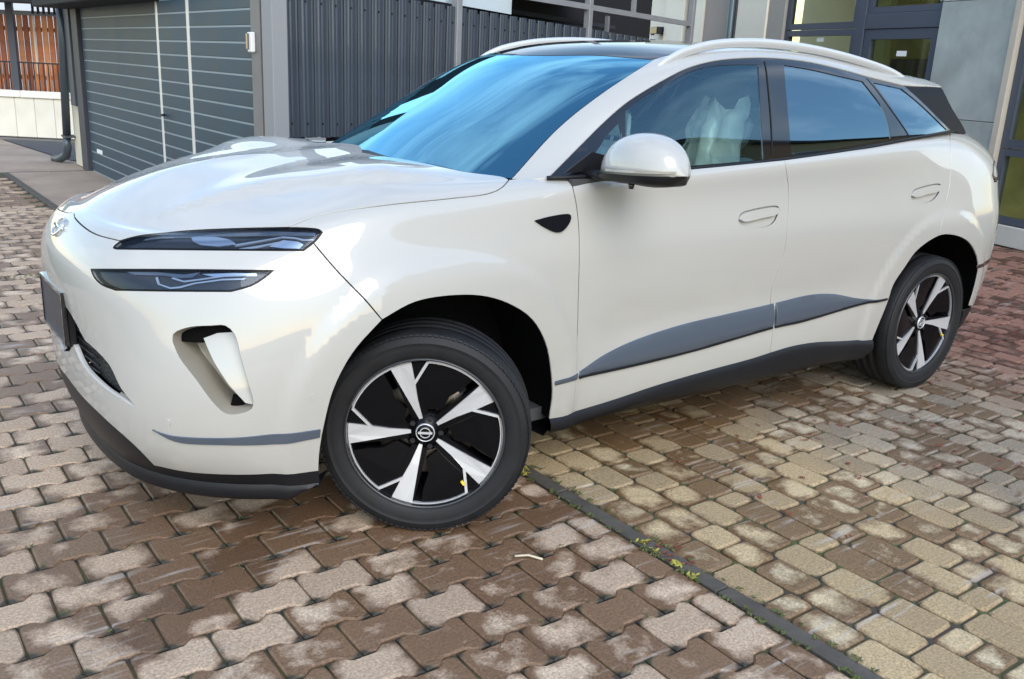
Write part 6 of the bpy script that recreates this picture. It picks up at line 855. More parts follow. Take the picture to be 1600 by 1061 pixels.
BONE_M = paver_mat('bone_paver_concrete', (.56, .415, .295), (.39, .28, .195), (.70, .555, .415), (.07, .085, .03), streak=.55, damp_bias=.075, stains=((-.15, .45, -.95, -.12, .16, .5), (.0, .12, .5, -.1, .15, .3)))
RECT_M = paver_mat('antique_paver_concrete', (.51, .38, .215), (.345, .25, .14), (.72, .605, .41), (.075, .095, .035), warm_shift=(1.95, (.21, .165, .12), (.60, .50, .37), (.25, .12, .08)), streak=.55, damp_bias=.0, stains=((1.3, .35, 2.4, .3, .3, .35),))
def joint_mat():
    m = bpy.data.materials.new('joint_sand'); m.use_nodes = True; nt, N, L = nodes(m); b = nt.nodes['Principled BSDF']; geo = N('ShaderNodeNewGeometry')
    n = N('ShaderNodeTexNoise', i_Scale=5.0, i_Detail=5.0); L(geo.outputs['Position'], n.inputs['Vector']); r = N('ShaderNodeValToRGB'); e = r.color_ramp.elements
    e[0].position = .40; e[0].color = (.055, .045, .037, 1); e[1].position = .66; e[1].color = (.075, .095, .03, 1); L(n.outputs['Fac'], r.inputs['Fac']); L(r.outputs['Color'], b.inputs['Base Color']); b.inputs['Roughness'].default_value = .95
    return m
JOINT = joint_mat()
def sheet(name, poly, z, m):
    o = MB().add([(x, y, z) for x, y in poly], [tuple(range(len(poly)))]).build(name, m, None, loc=(poly[0][0], poly[0][1], z)); o['kind'] = 'structure'; return o
GROUND_M = mat('far_ground', (.16, .145, .13), .9, vary=(.8, .25))
sheet('ground', [(-150, -150), (150, -150), (150, 150), (-150, 150)], -.022, GROUND_M)
X_K0, X_K1 = .580, .648           # the dark edging strip between the two kinds of paving
pav = sheet('pavement', [(-7, -6), (X_K0 + .02, -6), (X_K0 + .02, 10.5), (-7, 10.5)], -.010, JOINT)
drv = sheet('pavement', [(X_K1 - .02, -6), (8.9, -6), (8.9, 9.5), (X_K1 - .02, 9.5)], -.010, JOINT)
def paver_mesh(name, outline, hx, hy, m, inset=.006, drop=.005, depth=.05):
    """outline ccw; chamfered top, sides; 'stone' uv runs -1..1 over the top"""
    n = len(outline); c = [(sum(p[0] for p in outline) / n), (sum(p[1] for p in outline) / n)]
    top = []
    for i in range(n):
        a, b_, d = Vector(outline[i - 1]), Vector(outline[i]), Vector(outline[(i + 1) % n]); e1 = (b_ - a).normalized(); e2 = (d - b_).normalized(); nn = Vector((-e1.y - e2.y, e1.x + e2.x))
        nn = nn.normalized() * (inset / max(.5, math.cos(e1.angle(e2) / 2))); top.append((b_.x + nn.x, b_.y + nn.y))
    V = [(x, y, 0) for x, y in top] + [(x, y, -drop) for x, y in outline] + [(x, y, -depth) for x, y in outline]
    F = [tuple(range(n))] + [(i, (i + 1) % n, n + (i + 1) % n, n + i)[::-1] for i in range(n)] + [(n + i, n + (i + 1) % n, 2 * n + (i + 1) % n, 2 * n + i)[::-1] for i in range(n)]
    return V, F, hx, hy
def to_mesh(name, V, F, UV, m):
    me = bpy.data.meshes.new(name); me.from_pydata(V, [], F); me.materials.append(m); l = me.uv_layers.new(name='stone')
    idx = np.empty(len(me.loops), int); me.loops.foreach_get('vertex_index', idx); l.data.foreach_set('uv', np.asarray(UV)[idx].ravel()); me.update(); return me
camp = np.array(cam_o.matrix_world.translation)
def in_view(x, y, mx=.06):
    d = np.array((x, y, 0)) - camp; z = d @ np.array(_F)
    if z < .2: return False
    u = 1437.3 * (d @ np.array(_R)) / z / 800; v = 1437.3 * (d @ np.array(_U)) / z / 530.5
    return abs(u) < 1 + mx and abs(v) < 1 + mx
def covered(x, y):      # under the car, out of sight
    return -.55 < x < 3.6 and .35 < y < 1.55
def lay(name, kinds, cells, parent, m, lab_stuff):
    """the 300 stones that show largest become parts of their own, the rest one mesh"""
    meshes = []
    for V, F, hx, hy in kinds:
        for j in range(3):
            W = [(p[0] + rnd.uniform(-1, 1) * .0016, p[1] + rnd.uniform(-1, 1) * .0016, p[2] + (rnd.uniform(-1, 1) * .0007 if p[2] > -.01 else 0)) for p in V]
            meshes.append((to_mesh(name, W, F, [(p[0] / hx, p[1] / hy) for p in V], m), W, F, [(p[0] / hx, p[1] / hy) for p in V]))
    vis = [c for c in cells if in_view(c[1], c[2]) and not covered(c[1], c[2])]
    vis.sort(key=lambda c: (c[1] - camp[0]) ** 2 + (c[2] - camp[1]) ** 2); near = set(id(c) for c in vis[:300])
    bv, bf, bu = [], [], []
    for c in cells:
        k, x, y = c; me, V, F, UV = meshes[k * 3 + rnd.randrange(3)]
        rz = rnd.gauss(0, .006) + (math.pi if rnd.random() < .5 else 0); tx, ty = rnd.gauss(0, .006), rnd.gauss(0, .006); z = rnd.gauss(0, .0012)
        if id(c) in near:
            o = bpy.data.objects.new(name, me); COL.objects.link(o); o.parent = parent; o.location = (x - parent.location.x, y - parent.location.y, z - parent.location.z); o.rotation_euler = (tx, ty, rz)
        else:
            M = Matrix.Translation((x, y, z)) @ Matrix.Rotation(rz, 4, 'Z') @ Matrix.Rotation(tx, 4, 'X') @ Matrix.Rotation(ty, 4, 'Y'); k0 = len(bv)
            bv += [tuple(M @ Vector(p)) for p in V]; bf += [tuple(i + k0 for i in f) for f in F]; bu += UV
    P = parent.location
    o = link_mesh(name, to_mesh(name, [(p[0] - P.x, p[1] - P.y, p[2] - P.z) for p in bv], bf, bu, m)); o.parent = parent; o['kind'] = 'stuff'
# bone-shaped pavers: long axis across the courtyard, neighbours nest by half a stone
PX, PY_ = .211, .150
hw, hn = .0835, .0665 - .0055
gA = .0024
bone = [(-.1055 + gA, -hw), (-.062, -hw), (-.034, -hn), (.034, -hn), (.062, -hw), (.1055 - gA, -hw), (.1055 - gA, hw), (.062, hw), (.034, hn), (-.034, hn), (-.062, hw), (-.1055 + gA, hw)]
cells = []
j0 = int(-4.2 / PY_)
for j in range(j0, int(10.4 / PY_)):
    y = j * PY_ - .11
    far = y > 5
    for i in range(-24, 4):
        x = X_K0 - .112 + (i - .5 * (j % 2)) * PX + (0 if j % 2 == 0 else 0)
        if x + .1 > X_K0 + .004 or x < -4.2 + (2.2 if y > 4 else 0): continue
        if y > 7.5 and x > .22: continue
        cells.append((0, x, y))
    if j % 2: 
        pass
lay('paver', [paver_mesh('paver', bone, .1055, hw, BONE_M)], cells, pav, BONE_M, '')
# half stones that close the rows along the edging
half = [(-.0525, -hw), (.0500, -hw), (.0500, hw), (-.0525, hw)]
hc = []
for j in range(j0, int(7.4 / PY_)):
    if j % 2: hc.append((0, X_K0 - .055, j * PY_ - .11))
V, F, hx, hy = paver_mesh('half_paver', [(-.050, -hw), (.050, -hw), (.050, hw), (-.008, hw), (-.030, hn), (-.050, hn)][:0] or [(-.050, -hw + .012), (-.02, -hw), (.050, -hw), (.050, hw), (-.02, hw), (-.050, hw - .012)], .05, hw, BONE_M)
hm = to_mesh('half_paver', V, F, [(p[0] / hx, p[1] / hy) for p in V], BONE_M)
for _, x, y in hc[:120]:
    o = bpy.data.objects.new('half_paver', hm); COL.objects.link(o); o.parent = pav; o.location = (x - pav.location.x, y - pav.location.y, .010); o.rotation_euler = (rnd.gauss(0, .006), rnd.gauss(0, .006), 0)
# antique rectangular pavers: rows run away from the camera, lengths vary
LEN = (.100, .142, .142, .185, .185, .210); RW = .142
def rect(l, w=RW):
    a, b_ = w / 2 - .0042, l / 2 - .0042; c = .012
    return [(-a + c, -b_), (a - c, -b_), (a, -b_ + c), (a, b_ - c), (a - c, b_), (-a + c, b_), (-a, b_ - c), (-a, -b_ + c)]
LS = sorted(set(LEN)); kinds = [paver_mesh('brick', rect(l), RW / 2, l / 2, RECT_M, inset=.008, drop=.007) for l in LS]
cells = []
for i in range(int((8.75 - X_K1) / RW)):
    x = X_K1 + RW * (i + .5); y = -4.5 + rnd.uniform(0, .2)
    while y < (3.2 if x < 4 else 9.0):
        l = rnd.choice(LEN); 
        if not (x > 8.0 and y > 3.5 - 99): pass
        cells.append((LS.index(l), x, y + l / 2)); y += l
fac0 = Vector((8.26, 2.2)); fdir = Vector((.272, .962)); fnor = Vector((-.962, .272))
cells = [c for c in cells if (Vector((c[1], c[2])) - fac0).dot(fnor) > .03]
lay('brick', kinds, cells, drv, RECT_M, '')
KERB_M = mat('edging_concrete', (.075, .066, .055), .85, vary=(7, .35), bump=(60, .5, .004))
for k in range(13):
    y0 = -3.2 + k * .8
    MB().box((X_K0 + .004, y0 + .003, -.06), (X_K1 - .004, y0 + .797, .003 + rnd.uniform(-.001, .002)), 0, bev=.004).build('kerb_stone', KERB_M, drv)
# garage apron, far pavement and ramp
APR = mat('apron_concrete', (.30, .235, .185), .85, vary=(1.6, .22), bump=(80, .4, .004))
apron = sheet('path', [(.33, 4.6), (1.34, 4.6), (1.34, 10.42), (.33, 10.42)], .012, APR)
for k in range(13):
    MB().box((.255, 4.55 + k * .45, -.03), (.325, 4.993 + k * .45, .02), 0, bev=.006).build('kerb_stone', KERB_M, apron)
fp = sheet('path', [(-3.5, 10.56), (1.7, 10.50), (1.25, 12.0), (.93, 15.26), (-3.5, 18.8)], -.004, APR)
for k in range(8): MB().box((-3.4 + k * .6, 10.44, -.03), (-2.81 + k * .6, 10.545, .004), 0, bev=.006).build('kerb_stone', KERB_M, fp)
sheet('road', [(1.27, 12.0), (.945, 15.30), (4.6, 12.6), (3.5, 10.8), (1.75, 10.65)], .000, mat('ramp_asphalt', (.060, .062, .070), .8, vary=(6, .25)))
# moss tufts and grit along the edging, leaf litter by the back wheel
def tufts(name, spots, m, size, parent=None, blades=7, flat=False):
    mb = MB()
    for x, y in spots:
        for _ in range(blades):
            a = rnd.uniform(0, 2 * math.pi); r = rnd.uniform(0, size * 1.4); s = size * rnd.uniform(.4, 1.0); cx, cy = x + r * math.cos(a), y + r * math.sin(a); d = Vector((math.cos(a * 3), math.sin(a * 3), 0)) * s
            h = .002 if flat else rnd.uniform(.4, 1.0) * s * .8; e = Vector((-d.y, d.x, 0)) * .45
            mb.add([(cx - d.x, cy - d.y, .004), (cx + e.x, cy + e.y, .005 + h * .5), (cx + d.x, cy + d.y, .005 + h), (cx - e.x, cy - e.y, .004 + h * .4)], [(0, 1, 2, 3)])
    o = mb.build(name, m, None, loc=(0, 0, 0)); o['kind'] = 'stuff'; return o
MOSS = mat('moss', (.085, .10, .028), .95, vary=(30, .4)); LEAF = mat('leaf_litter', (.20, .050, .028), .8, vary=(40, .5)); LEAFY = mat('yellow_weed', (.34, .30, .05), .8, vary=(40, .3))
sp = [(X_K0 + rnd.gauss(-.004, .006), rnd.uniform(-1.5, .4)) for _ in range(70)] + [(X_K1 + rnd.gauss(.004, .006), rnd.uniform(-1.5, .4)) for _ in range(40)]
sp += [(.33 + rnd.gauss(0, .03), rnd.uniform(7.0, 9.0)) for _ in range(90)] + [(rnd.uniform(-1.6, -.35), 4.52 + rnd.gauss(0, .03)) for _ in range(110)]
tufts('moss', sp, MOSS, .010, blades=6)
sp = []
for _ in range(60): sp.append((rnd.uniform(-1.2, .5), rnd.choice([j * PY_ - .11 + .075 for j in range(-7, 8)]) + rnd.gauss(0, .004)))
tufts('moss', sp, MOSS, .007, blades=4)
tufts('weed', [(.60, .245), (.585, .20), (.612, .225), (.59, -.52), (.597, -.62), (.585, -.70), (.60, -.45)], LEAFY, .016, blades=12)
sp = [(rnd.gauss(4.7, .8), rnd.gauss(.55, .7)) for _ in range(700)] + [(rnd.uniform(1.2, 3.4), rnd.uniform(-1.1, .5)) for _ in range(60)] + [(.63 + rnd.gauss(0, .03), -.55 + rnd.gauss(0, .05)) for _ in range(12)]
tufts('fallen_leaves', sp, LEAF, .013, blades=4, flat=True)
sp = [(rnd.uniform(-1.1, .5), rnd.uniform(-1.0, .4)) for _ in range(30)] + [(rnd.uniform(.7, 3), rnd.uniform(-1.3, .3)) for _ in range(30)]
tufts('grit', sp, mat('pale_grit', (.42, .38, .30), .9), .0035, blades=1, flat=True)
MB().tube([(.17, -.30, .006), (.21, -.32, .007), (.235, -.365, .006)], .004, 6).build('twig', mat('dry_twig', (.55, .48, .36), .8)); label(bpy.data.objects['twig'], 'pale curved twig lying on the bone pavers near the edging', 'twig')

# ------------------------------------------------------------------ garage and left side
DOORM = mat('garage_door_steel', (.024, .054, .080), .48, 0, spec=.3, vary=(2.2, .24)); DARKM = mat('anthracite_steel', (.055, .06, .072), .45, .2, vary=(4, .15)); POSTM = mat('grey_brown_post', (.165, .155, .155), .5, .1, vary=(5, .15)); BLK = mat('black_soffit', (.006, .006, .007), .8)
LITE = mat('pale_edge_trim', (.62, .62, .58), .4, .2)
XG = 1.30
gd = empty('garage_door', (XG, 7.5, 0), 'wide slatted grey-blue steel garage door with two pale upright trims and a wicket door', 'garage door')
BKM = mat('slat_highlight_grey', (.24, .29, .32), .5, .2)  # pale backing seen between slats, painted highlight lines along their edges
MB().box((XG - .0085, 4.70, 0), (XG + .03, 10.38, 2.4)).build('backing_panel', BKM, gd)
SH = .1235
for k in range(19):
    z0 = .02 + k * SH
    for a, b_ in ((4.70, 6.235), (6.29, 7.175), (7.225, 10.36)):
        MB().box((XG - .012, a, z0 + .005), (XG + .014, b_, z0 + SH - .005), 0, bev=.006).build('slat', DOORM, gd)
MB().box((XG - .022, 6.238, .02), (XG + .012, 6.287, 2.4), 0, bev=.003).build('edge_trim', LITE, gd)
MB().box((XG - .020, 7.178, .02), (XG + .012, 7.222, 2.4), 0, bev=.003).build('edge_trim', LITE, gd)
MB().tube([(XG - .012, 7.12, .93), (XG - .06, 7.12, .93), (XG - .06, 7.02, .93)], .010, 8).build('handle', mat('dark_handle', (.02, .02, .02), .4), gd)
MB().box((XG - .020, 9.80, .275), (XG - .012, 10.05, .325), 0, bev=.003).build('sticker', mat('white_sticker', (.8, .82, .82), .4), gd)
gg = empty('garage', (XG, 7.5, 0), 'dark garage front with black roof edge and steel jambs behind the car bonnet', 'garage')
MB().box((XG - .05, 4.50, 0), (XG + .08, 4.68, 2.6), 0, bev=.006).build('door_jamb', POSTM, gg)
MB().box((XG - .02, 4.44, 0), (XG + .08, 4.495, 2.6)).build('jamb_gap', BLK, gg)
MB().box((XG - .06, 4.24, 0), (XG + .06, 4.435, 2.6), 0, bev=.006).build('corner_post', mat('pale_grey_post', (.24, .245, .26), .5, .1), gg)
MB().box((XG - .06, 10.40, 0), (XG + .08, 10.72, 2.6), 0, bev=.006).build('door_jamb', mat('dark_navy_jamb', (.03, .034, .045), .5), gg)
MB().box((XG - .45, 7.1, 1.985), (XG + .05, 10.9, 2.5), 0, bev=.01).build('roof_edge', BLK, gg)
MB().box((XG + .10, 4.62, 0), (XG + .35, 10.7, 2.75)).build('wall', BLK, gg)
ic = empty('intercom', (XG - .07, 4.63, 1.55), 'small white intercom with black face on the garage door jamb', 'intercom')
MB().box((XG - .085, 4.585, 1.555), (XG - .0505, 4.665, 1.70), 0, bev=.006).build('housing', mat('intercom_white', (.72, .72, .72), .4), ic)
MB().box((XG - .095, 4.628, 1.575), (XG - .0855, 4.668, 1.69), 0, bev=.003).build('face', GLOSSB, ic)
dp = empty('downpipe', (1.22, 11.3, 0), 'grey rain downpipe with a curved foot beside the cream pillar', 'downpipe')
DPM = mat('zinc_grey', (.085, .105, .125), .4, .5)
MB().tube([(1.2, 11.07, 2.5), (1.2, 11.10, 1.6), (1.2, 11.33, .36)], .052, 12).build('pipe', DPM, dp)
MB().tube([(1.2, 11.33, .36), (1.2, 11.36, .22), (1.19, 11.42, .11), (1.14, 11.62, .04), (1.10, 11.80, .03)], [.055, .055, .055, .052, .05], 12).build('foot', DPM, dp)
MB().box((1.15, 11.18, .36), (1.30, 11.44, .385)).build('bracket', DARKM, dp)
pl_ = MB().box((1.28, 10.72, 0), (1.62, 11.28, .80), 0, bev=.01).build('pillar', mat('cream_render', (.62, .56, .44), .8, vary=(2, .08), bump=(60, .3, .003))); label(pl_, 'low cream rendered pillar between downpipe and garage door', 'pillar')
bp_ = MB().box((1.22, 10.74, .80), (1.36, 11.0, 2.6), 0, bev=.004).build('post', mat('navy_post', (.035, .042, .06), .45)); label(bp_, 'dark navy steel post standing on the cream pillar', 'post')
# cream garden wall with slatted timber screen and bars
def frame_on(P, D):      # local axes: s along D, n towards the camera, z up
    P = Vector((P[0], P[1], 0)); D = Vector((D[0], D[1], 0)).normalized(); Nn = Vector((D.y, -D.x, 0)); 
    return Matrix(((D.x, Nn.x, 0, P.x), (D.y, Nn.y, 0, P.y), (0, 0, 1, 0), (0, 0, 0, 1)))
WD = (.787, -.617); WM = frame_on((1.02, 15.89), WD)
if (WM.to_3x3() @ Vector((0, 1, 0))).dot(Vector(camp) - Vector((1.02, 15.89, 0))) < 0: WM = WM @ Matrix.Diagonal((1, -1, 1, 1))
CREAM = mat('cream_wall_panel', (.66, .62, .53), .8, vary=(1.2, .10), bump=(40, .3, .003)); gw = empty('garden_wall', tuple(WM @ Vector((.5, 0, 0))), 'low cream concrete wall with a pale coping at the far left', 'wall')
for k in range(-5, 6):
    MB().box((k * .34 - .02, -.12, 0), (k * .34 + .314, 0, .66), 0, WM, bev=.006).build('panel', CREAM, gw)
for k in range(-2, 3): MB().box((k * .85 - .4, -.16, .662), (k * .85 + .444, .035, .775), 0, WM, bev=.008).build('coping', mat('coping_cream', (.72, .69, .62), .75, vary=(3, .08)), gw)
ts = empty('timber_screen', tuple(WM @ Vector((.5, -.35, .6))), 'orange brown timber slat screen standing behind the cream wall', 'fence')
TIM = [mat('cedar_slat', (.40, .125, .040), .65, vary=(5, .3)), mat('cedar_slat_dark', (.26, .075, .028), .65, vary=(5, .3)), mat('cedar_slat_light', (.52, .21, .085), .65, vary=(5, .25))]
TM = WM @ Matrix.Translation((0, -.42, 0))
for k in range(34): MB().box((-1.9 + k * .108, -.02, .5), (-1.9 + k * .108 + .092, .006 * (k % 2), 2.02), 0, TM, bev=.004).build('slat', TIM[(k * 7 + k // 3) % 3], ts)
for z in (.95, 1.75): MB().box((-1.9, -.06, z), (1.8, -.022, z + .07), 0, TM).build('rail', TIM[1], ts)
MB().box((.55, .012, 1.05), (.585, .03, 2.10), 0, TM).build('pale_batten', mat('pale_batten', (.66, .52, .40), .6), ts)
br_ = empty('bar_fence', tuple(WM @ Vector((.5, -.05, .78))), 'thin black steel bars along the top of the cream wall', 'railing'); BARM = mat('black_bar_steel', (.015, .015, .018), .5)
BM_ = WM @ Matrix.Translation((0, -.06, 0))
for k in range(44): MB().box((-1.9 + k * .083, -.006, .777), (-1.9 + k * .083 + .014, .008, 1.23), 0, BM_).build('bar', BARM, br_)
MB().box((-1.9, -.01, 1.225), (1.75, .012, 1.25), 0, BM_).build('top_rail', BARM, br_)
MB().box((.30, -.03, .777), (.42, .03, 2.4), 0, BM_, bev=.004).build('post', mat('steel_post_blue', (.05, .055, .07), .5), br_)
MB().box((-1.9, -.02, 2.00), (1.75, .02, 2.07), 0, BM_).build('upper_rail', mat('grey_rail', (.14, .15, .17), .5), br_)
cp = empty('canopy', tuple(WM @ Vector((.5, .3, 2.1))), 'black canopy beam across the top left corner', 'canopy'); MB().box((-2.2, .0, 2.17), (1.9, .5, 2.9), 0, WM @ Matrix.Translation((0, .25, 0))).build('beam', BLK, cp)
for k in range(6): MB().box((.92 + k * .09, .26, 2.02), (.95 + k * .09, .29, 2.17), 0, WM).build('lattice_bar', BLK, cp)
bgl = MB().box((-3, -3.2, 0), (3, -3.0, 3.4), 0, WM).build('far_building', mat('pale_far_render', (.62, .64, .68), .8, vary=(.6, .1))); label(bgl, 'pale building showing through above the timber screen', 'building')

# ------------------------------------------------------------------ picket fence and the dark carport behind it
FD = Vector((.9608, .2774, 0)); FM = frame_on((1.30, 4.31), (FD.x, FD.y))
if (FM.to_3x3() @ Vector((0, 1, 0))).dot(Vector(camp) - Vector((1.3, 4.31, 0))) < 0: FM = FM @ Matrix.Diagonal((1, -1, 1, 1))
PICK = mat('anthracite_picket', (.062, .078, .104), .36, .35, coat=.2, vary=(2.5, .12)); BOLT = mat('dark_bolt', (.02, .02, .025), .4, .6)
pf = empty('picket_fence', tuple(FM @ Vector((3, 0, .9))), 'anthracite steel picket fence behind the car with pale grey posts', 'fence')
def picket_mesh(w, h):
    """folded steel picket: flat middle, rounded shoulders, ribbed"""
    prof = [(-w / 2, -.012), (-w / 2 + .006, -.002), (-w * .30, 0), (-w * .20, .006), (-w * .10, .006), (0, .001), (w * .10, .006), (w * .20, .006), (w * .30, 0), (w / 2 - .006, -.002), (w / 2, -.012)]
    V = [(x, y, z) for z in (0, h) for x, y in prof]; n = len(prof); F = [(i, i + 1, n + i + 1, n + i) for i in range(n - 1)]
    B = [(x, y - .002, z) for z in (0, h) for x, y in prof]; F += [(2 * n + i, 3 * n + i, 3 * n + i + 1, 2 * n + i + 1) for i in range(n - 1)] + [(n + i, n + i + 1, 3 * n + i + 1, 3 * n + i) for i in range(n - 1)]
    me = bpy.data.meshes.new('picket'); me.from_pydata(V + B, [], F); me.materials.append(PICK)
    bm = bmesh.new(); bm.from_mesh(me); bmesh.ops.recalc_face_normals(bm, faces=bm.faces[:]); bm.to_mesh(me); bm.free(); me.update(); return me
PW = .116; pm = picket_mesh(PW, 1.12); pm2 = picket_mesh(PW, 1.10); bolt_me = None
IFM = FM.copy()
def place(o, M, parent): o.matrix_basis = wmat(parent).inverted() @ M; o.parent = parent
bm_ = bmesh.new(); bmesh.ops.create_cone(bm_, cap_ends=True, segments=8, radius1=.009, radius2=.006, depth=.010); bolt_me = bpy.data.meshes.new('bolt'); bm_.to_mesh(bolt_me); bm_.free(); bolt_me.materials.append(BOLT)
for k in range(46):
    s_ = .06 + k * .150; top = 2.075 - .0265 * s_
    o = bpy.data.objects.new('picket', pm); COL.objects.link(o); place(o, FM @ Matrix.Translation((s_ + .05, .022, top - 1.12)) @ Matrix.Rotation(rnd.gauss(0, .003), 4, 'Y'), pf)
    o2 = bpy.data.objects.new('picket', pm2); COL.objects.link(o2); place(o2, FM @ Matrix.Translation((s_ + .125, -.006, top - 1.13)), pf)
    for dz in (1.075 if False else .985, .10):
        q = bpy.data.objects.new('bolt', bolt_me); COL.objects.link(q); q.parent = o; q.matrix_basis = Matrix.Translation((0, .006, dz)) @ Matrix.Rotation(math.radians(-90), 4, 'X')
for z0, z1 in ((.135, .095), (1.02, .98)):
    V = []
    for s_, dz in ((0, 0), (7, -.0265 * 7)):
        for y, z in ((-.05, -.02), (-.024, -.02), (-.024, .02), (-.05, .02)): V.append(tuple(FM @ Vector((s_, y, .955 + z0 + dz + z))))
    MB().add(V, [(0, 1, 5, 4), (1, 2, 6, 5), (2, 3, 7, 6), (3, 0, 4, 7)]).build('rail', PICK, pf)
fw = MB().box((-.02, -.10, -.2), (7.0, .02, .88), 0, FM).build('base_wall', mat('dark_plinth', (.02, .02, .022), .8), pf)
GP = mat('pale_grey_steel', (.27, .275, .29), .45, .2, vary=(6, .08)); fr_ = empty('steel_frame', tuple(FM @ Vector((4, 0, 1.9))), 'pale grey steel posts and rails rising above the picket fence', 'railing')
for s_ in (1.98, 4.09, 6.42): MB().box((s_ - .034, -.02, .6), (s_ + .034, .052, 3.3), 0, FM, bev=.004).build('post', GP, fr_)
V = []
def sl_bar(name, s0, z0, s1, z1, h, y0=-.01, y1=.035, par=None, m=GP):
    V = [tuple(FM @ Vector((s_, y, z + dz))) for s_, z in ((s0, z0), (s1, z1)) for y, dz in ((y0, -h / 2), (y1, -h / 2), (y1, h / 2), (y0, h / 2))]
    return MB().add(V, [(0, 1, 5, 4), (1, 2, 6, 5), (2, 3, 7, 6), (3, 0, 4, 7), (0, 3, 2, 1), (4, 5, 6, 7)]).build(name, m, par)
sl_bar('rail', 2.9, 2.195, 6.45, 2.155, .055, par=fr_)
sl_bar('rail', 2.9, 2.62, 6.45, 2.58, .055, par=fr_)
MB().box((4.98, -.005, 2.19), (5.04, .03, 2.6), 0, FM).build('upright', GP, fr_)
MB().box((4.92, -.30, 1.9), (4.96, -.26, 2.15), 0, FM).build('upright', GP, fr_)
bd = empty('roof_board', tuple(FM @ Vector((2.2, -.5, 2))), 'pale translucent board above the fence at the top', 'board')
sl_bar('sheet', 1.3, 2.16, 2.95, 2.105, .15, -.16, -.13, bd, mat('pale_blue_sheet', (.50, .58, .62), .35))
sl_bar('edge', 1.3, 2.25, 2.95, 2.20, .03, -.17, -.12, bd, mat('white_edge', (.7, .72, .72), .5))
cpt = empty('carport', tuple(FM @ Vector((4.5, -1.5, 0))), 'dark open carport behind the picket fence', 'carport')
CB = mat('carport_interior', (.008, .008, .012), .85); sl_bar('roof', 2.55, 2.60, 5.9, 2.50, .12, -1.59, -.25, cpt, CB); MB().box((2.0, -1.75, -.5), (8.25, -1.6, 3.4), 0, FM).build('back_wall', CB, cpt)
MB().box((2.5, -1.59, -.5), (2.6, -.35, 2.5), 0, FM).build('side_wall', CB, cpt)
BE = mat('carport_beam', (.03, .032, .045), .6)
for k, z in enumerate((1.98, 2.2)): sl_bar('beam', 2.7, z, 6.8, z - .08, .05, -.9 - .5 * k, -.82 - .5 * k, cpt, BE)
tip = tufts('shrub_tip', [tuple((FM @ Vector((4.75 + .05 * k, -.10, 0)))[:2]) for k in range(4)], LEAFY, .03, blades=10); tip.location.z = 1.93; tip['kind'] = 'stuff'

# ------------------------------------------------------------------ shop building on the right
SM = frame_on((8.26, 2.20), (.272, .962))
if (SM.to_3x3() @ Vector((0, 1, 0))).dot(Vector(camp) - Vector((8.26, 2.2, 0))) < 0: SM = SM @ Matrix.Diagonal((1, -1, 1, 1))
sb = empty('shop_building', tuple(SM @ Vector((3, 0, 0))), 'cream and grey shop building with dark window frames behind the car', 'building')
CRM = mat('cream_facade', (.80, .74, .62), .8, vary=(1.5, .06), bump=(50, .25, .003)); TAU = mat('taupe_facade', (.34, .29, .26), .8, vary=(2, .06), bump=(50, .25, .003)); STONE = mat('grey_slate_cladding', (.36, .385, .36), .55, vary=(2.2, .20), bump=(9, .35, .01)); STRIP = mat('sand_reveal', (.50, .44, .36), .8, vary=(3, .06)); FRM = mat('anthracite_frame', (.078, .090, .118), .42, .1)
def sbx(name, s0, s1, n0, n1, z0, z1, m, par=sb, bev=.004): return MB().box((s0, n0, z0), (s1, n1, z1), 0, SM, bev=bev).build(name, m, par)
for z in (0, 1.22, 2.44): sbx('slate_panel', .30, 1.27, -.12, .03, max(z, .003), z + 1.214, STONE)
sbx('reveal', .205, .285, -.12, .055, .003, 3.7, STRIP)
sbx('reveal', 4.10, 4.47, -.14, .02, .003, 3.7, mat('grey_reveal', (.36, .33, .29), .8))
sbx('wall', 4.475, 5.20, -.2, .05, .003, 3.7, CRM); sbx('wall', 5.43, 6.14, -.2, .02, .003, 3.7, TAU); sbx('wall', 6.145, 6.6, -.2, .05, .003, 3.7, CRM); sbx('wall', 6.75, 7.35, -.2, .045, .003, 3.7, CRM); sbx('wall', 7.36, 7.95, -.25, -.02, .003, 3.7, CRM)
sbx('wall', 5.2, 5.44, -.2, -.03, .003, 3.7, TAU); sbx('wall', 6.6, 6.75, -.2, -.03, .003, 3.7, TAU)
dp2 = MB().tube([tuple(SM @ Vector((5.33, .06, z))) for z in (.02, 3.7)], .055, 12).build('downpipe', mat('grey_green_pipe', (.10, .13, .14), .4, .4)); label(dp2, 'grey green downpipe on the taupe wall of the shop building', 'downpipe')
wl = empty('wall_lamp', tuple(SM @ Vector((7.6, .05, 2.2))), 'small black box lamp on the cream wall beside the carport', 'lamp')
MB().box((7.38, -.02, 2.19), (7.62, .16, 2.31), 0, SM, bev=.01).build('housing', GLOSSB, wl); MB().box((7.45, .16, 2.17), (7.55, .17, 2.19), 0, SM).build('visor', BLK, wl)
WGL = glass('shop_glass', (.84, .86, .74), 1.5); OLIVE = mat('shop_interior', (.50, .47, .22), .85, vary=(.9, .45))
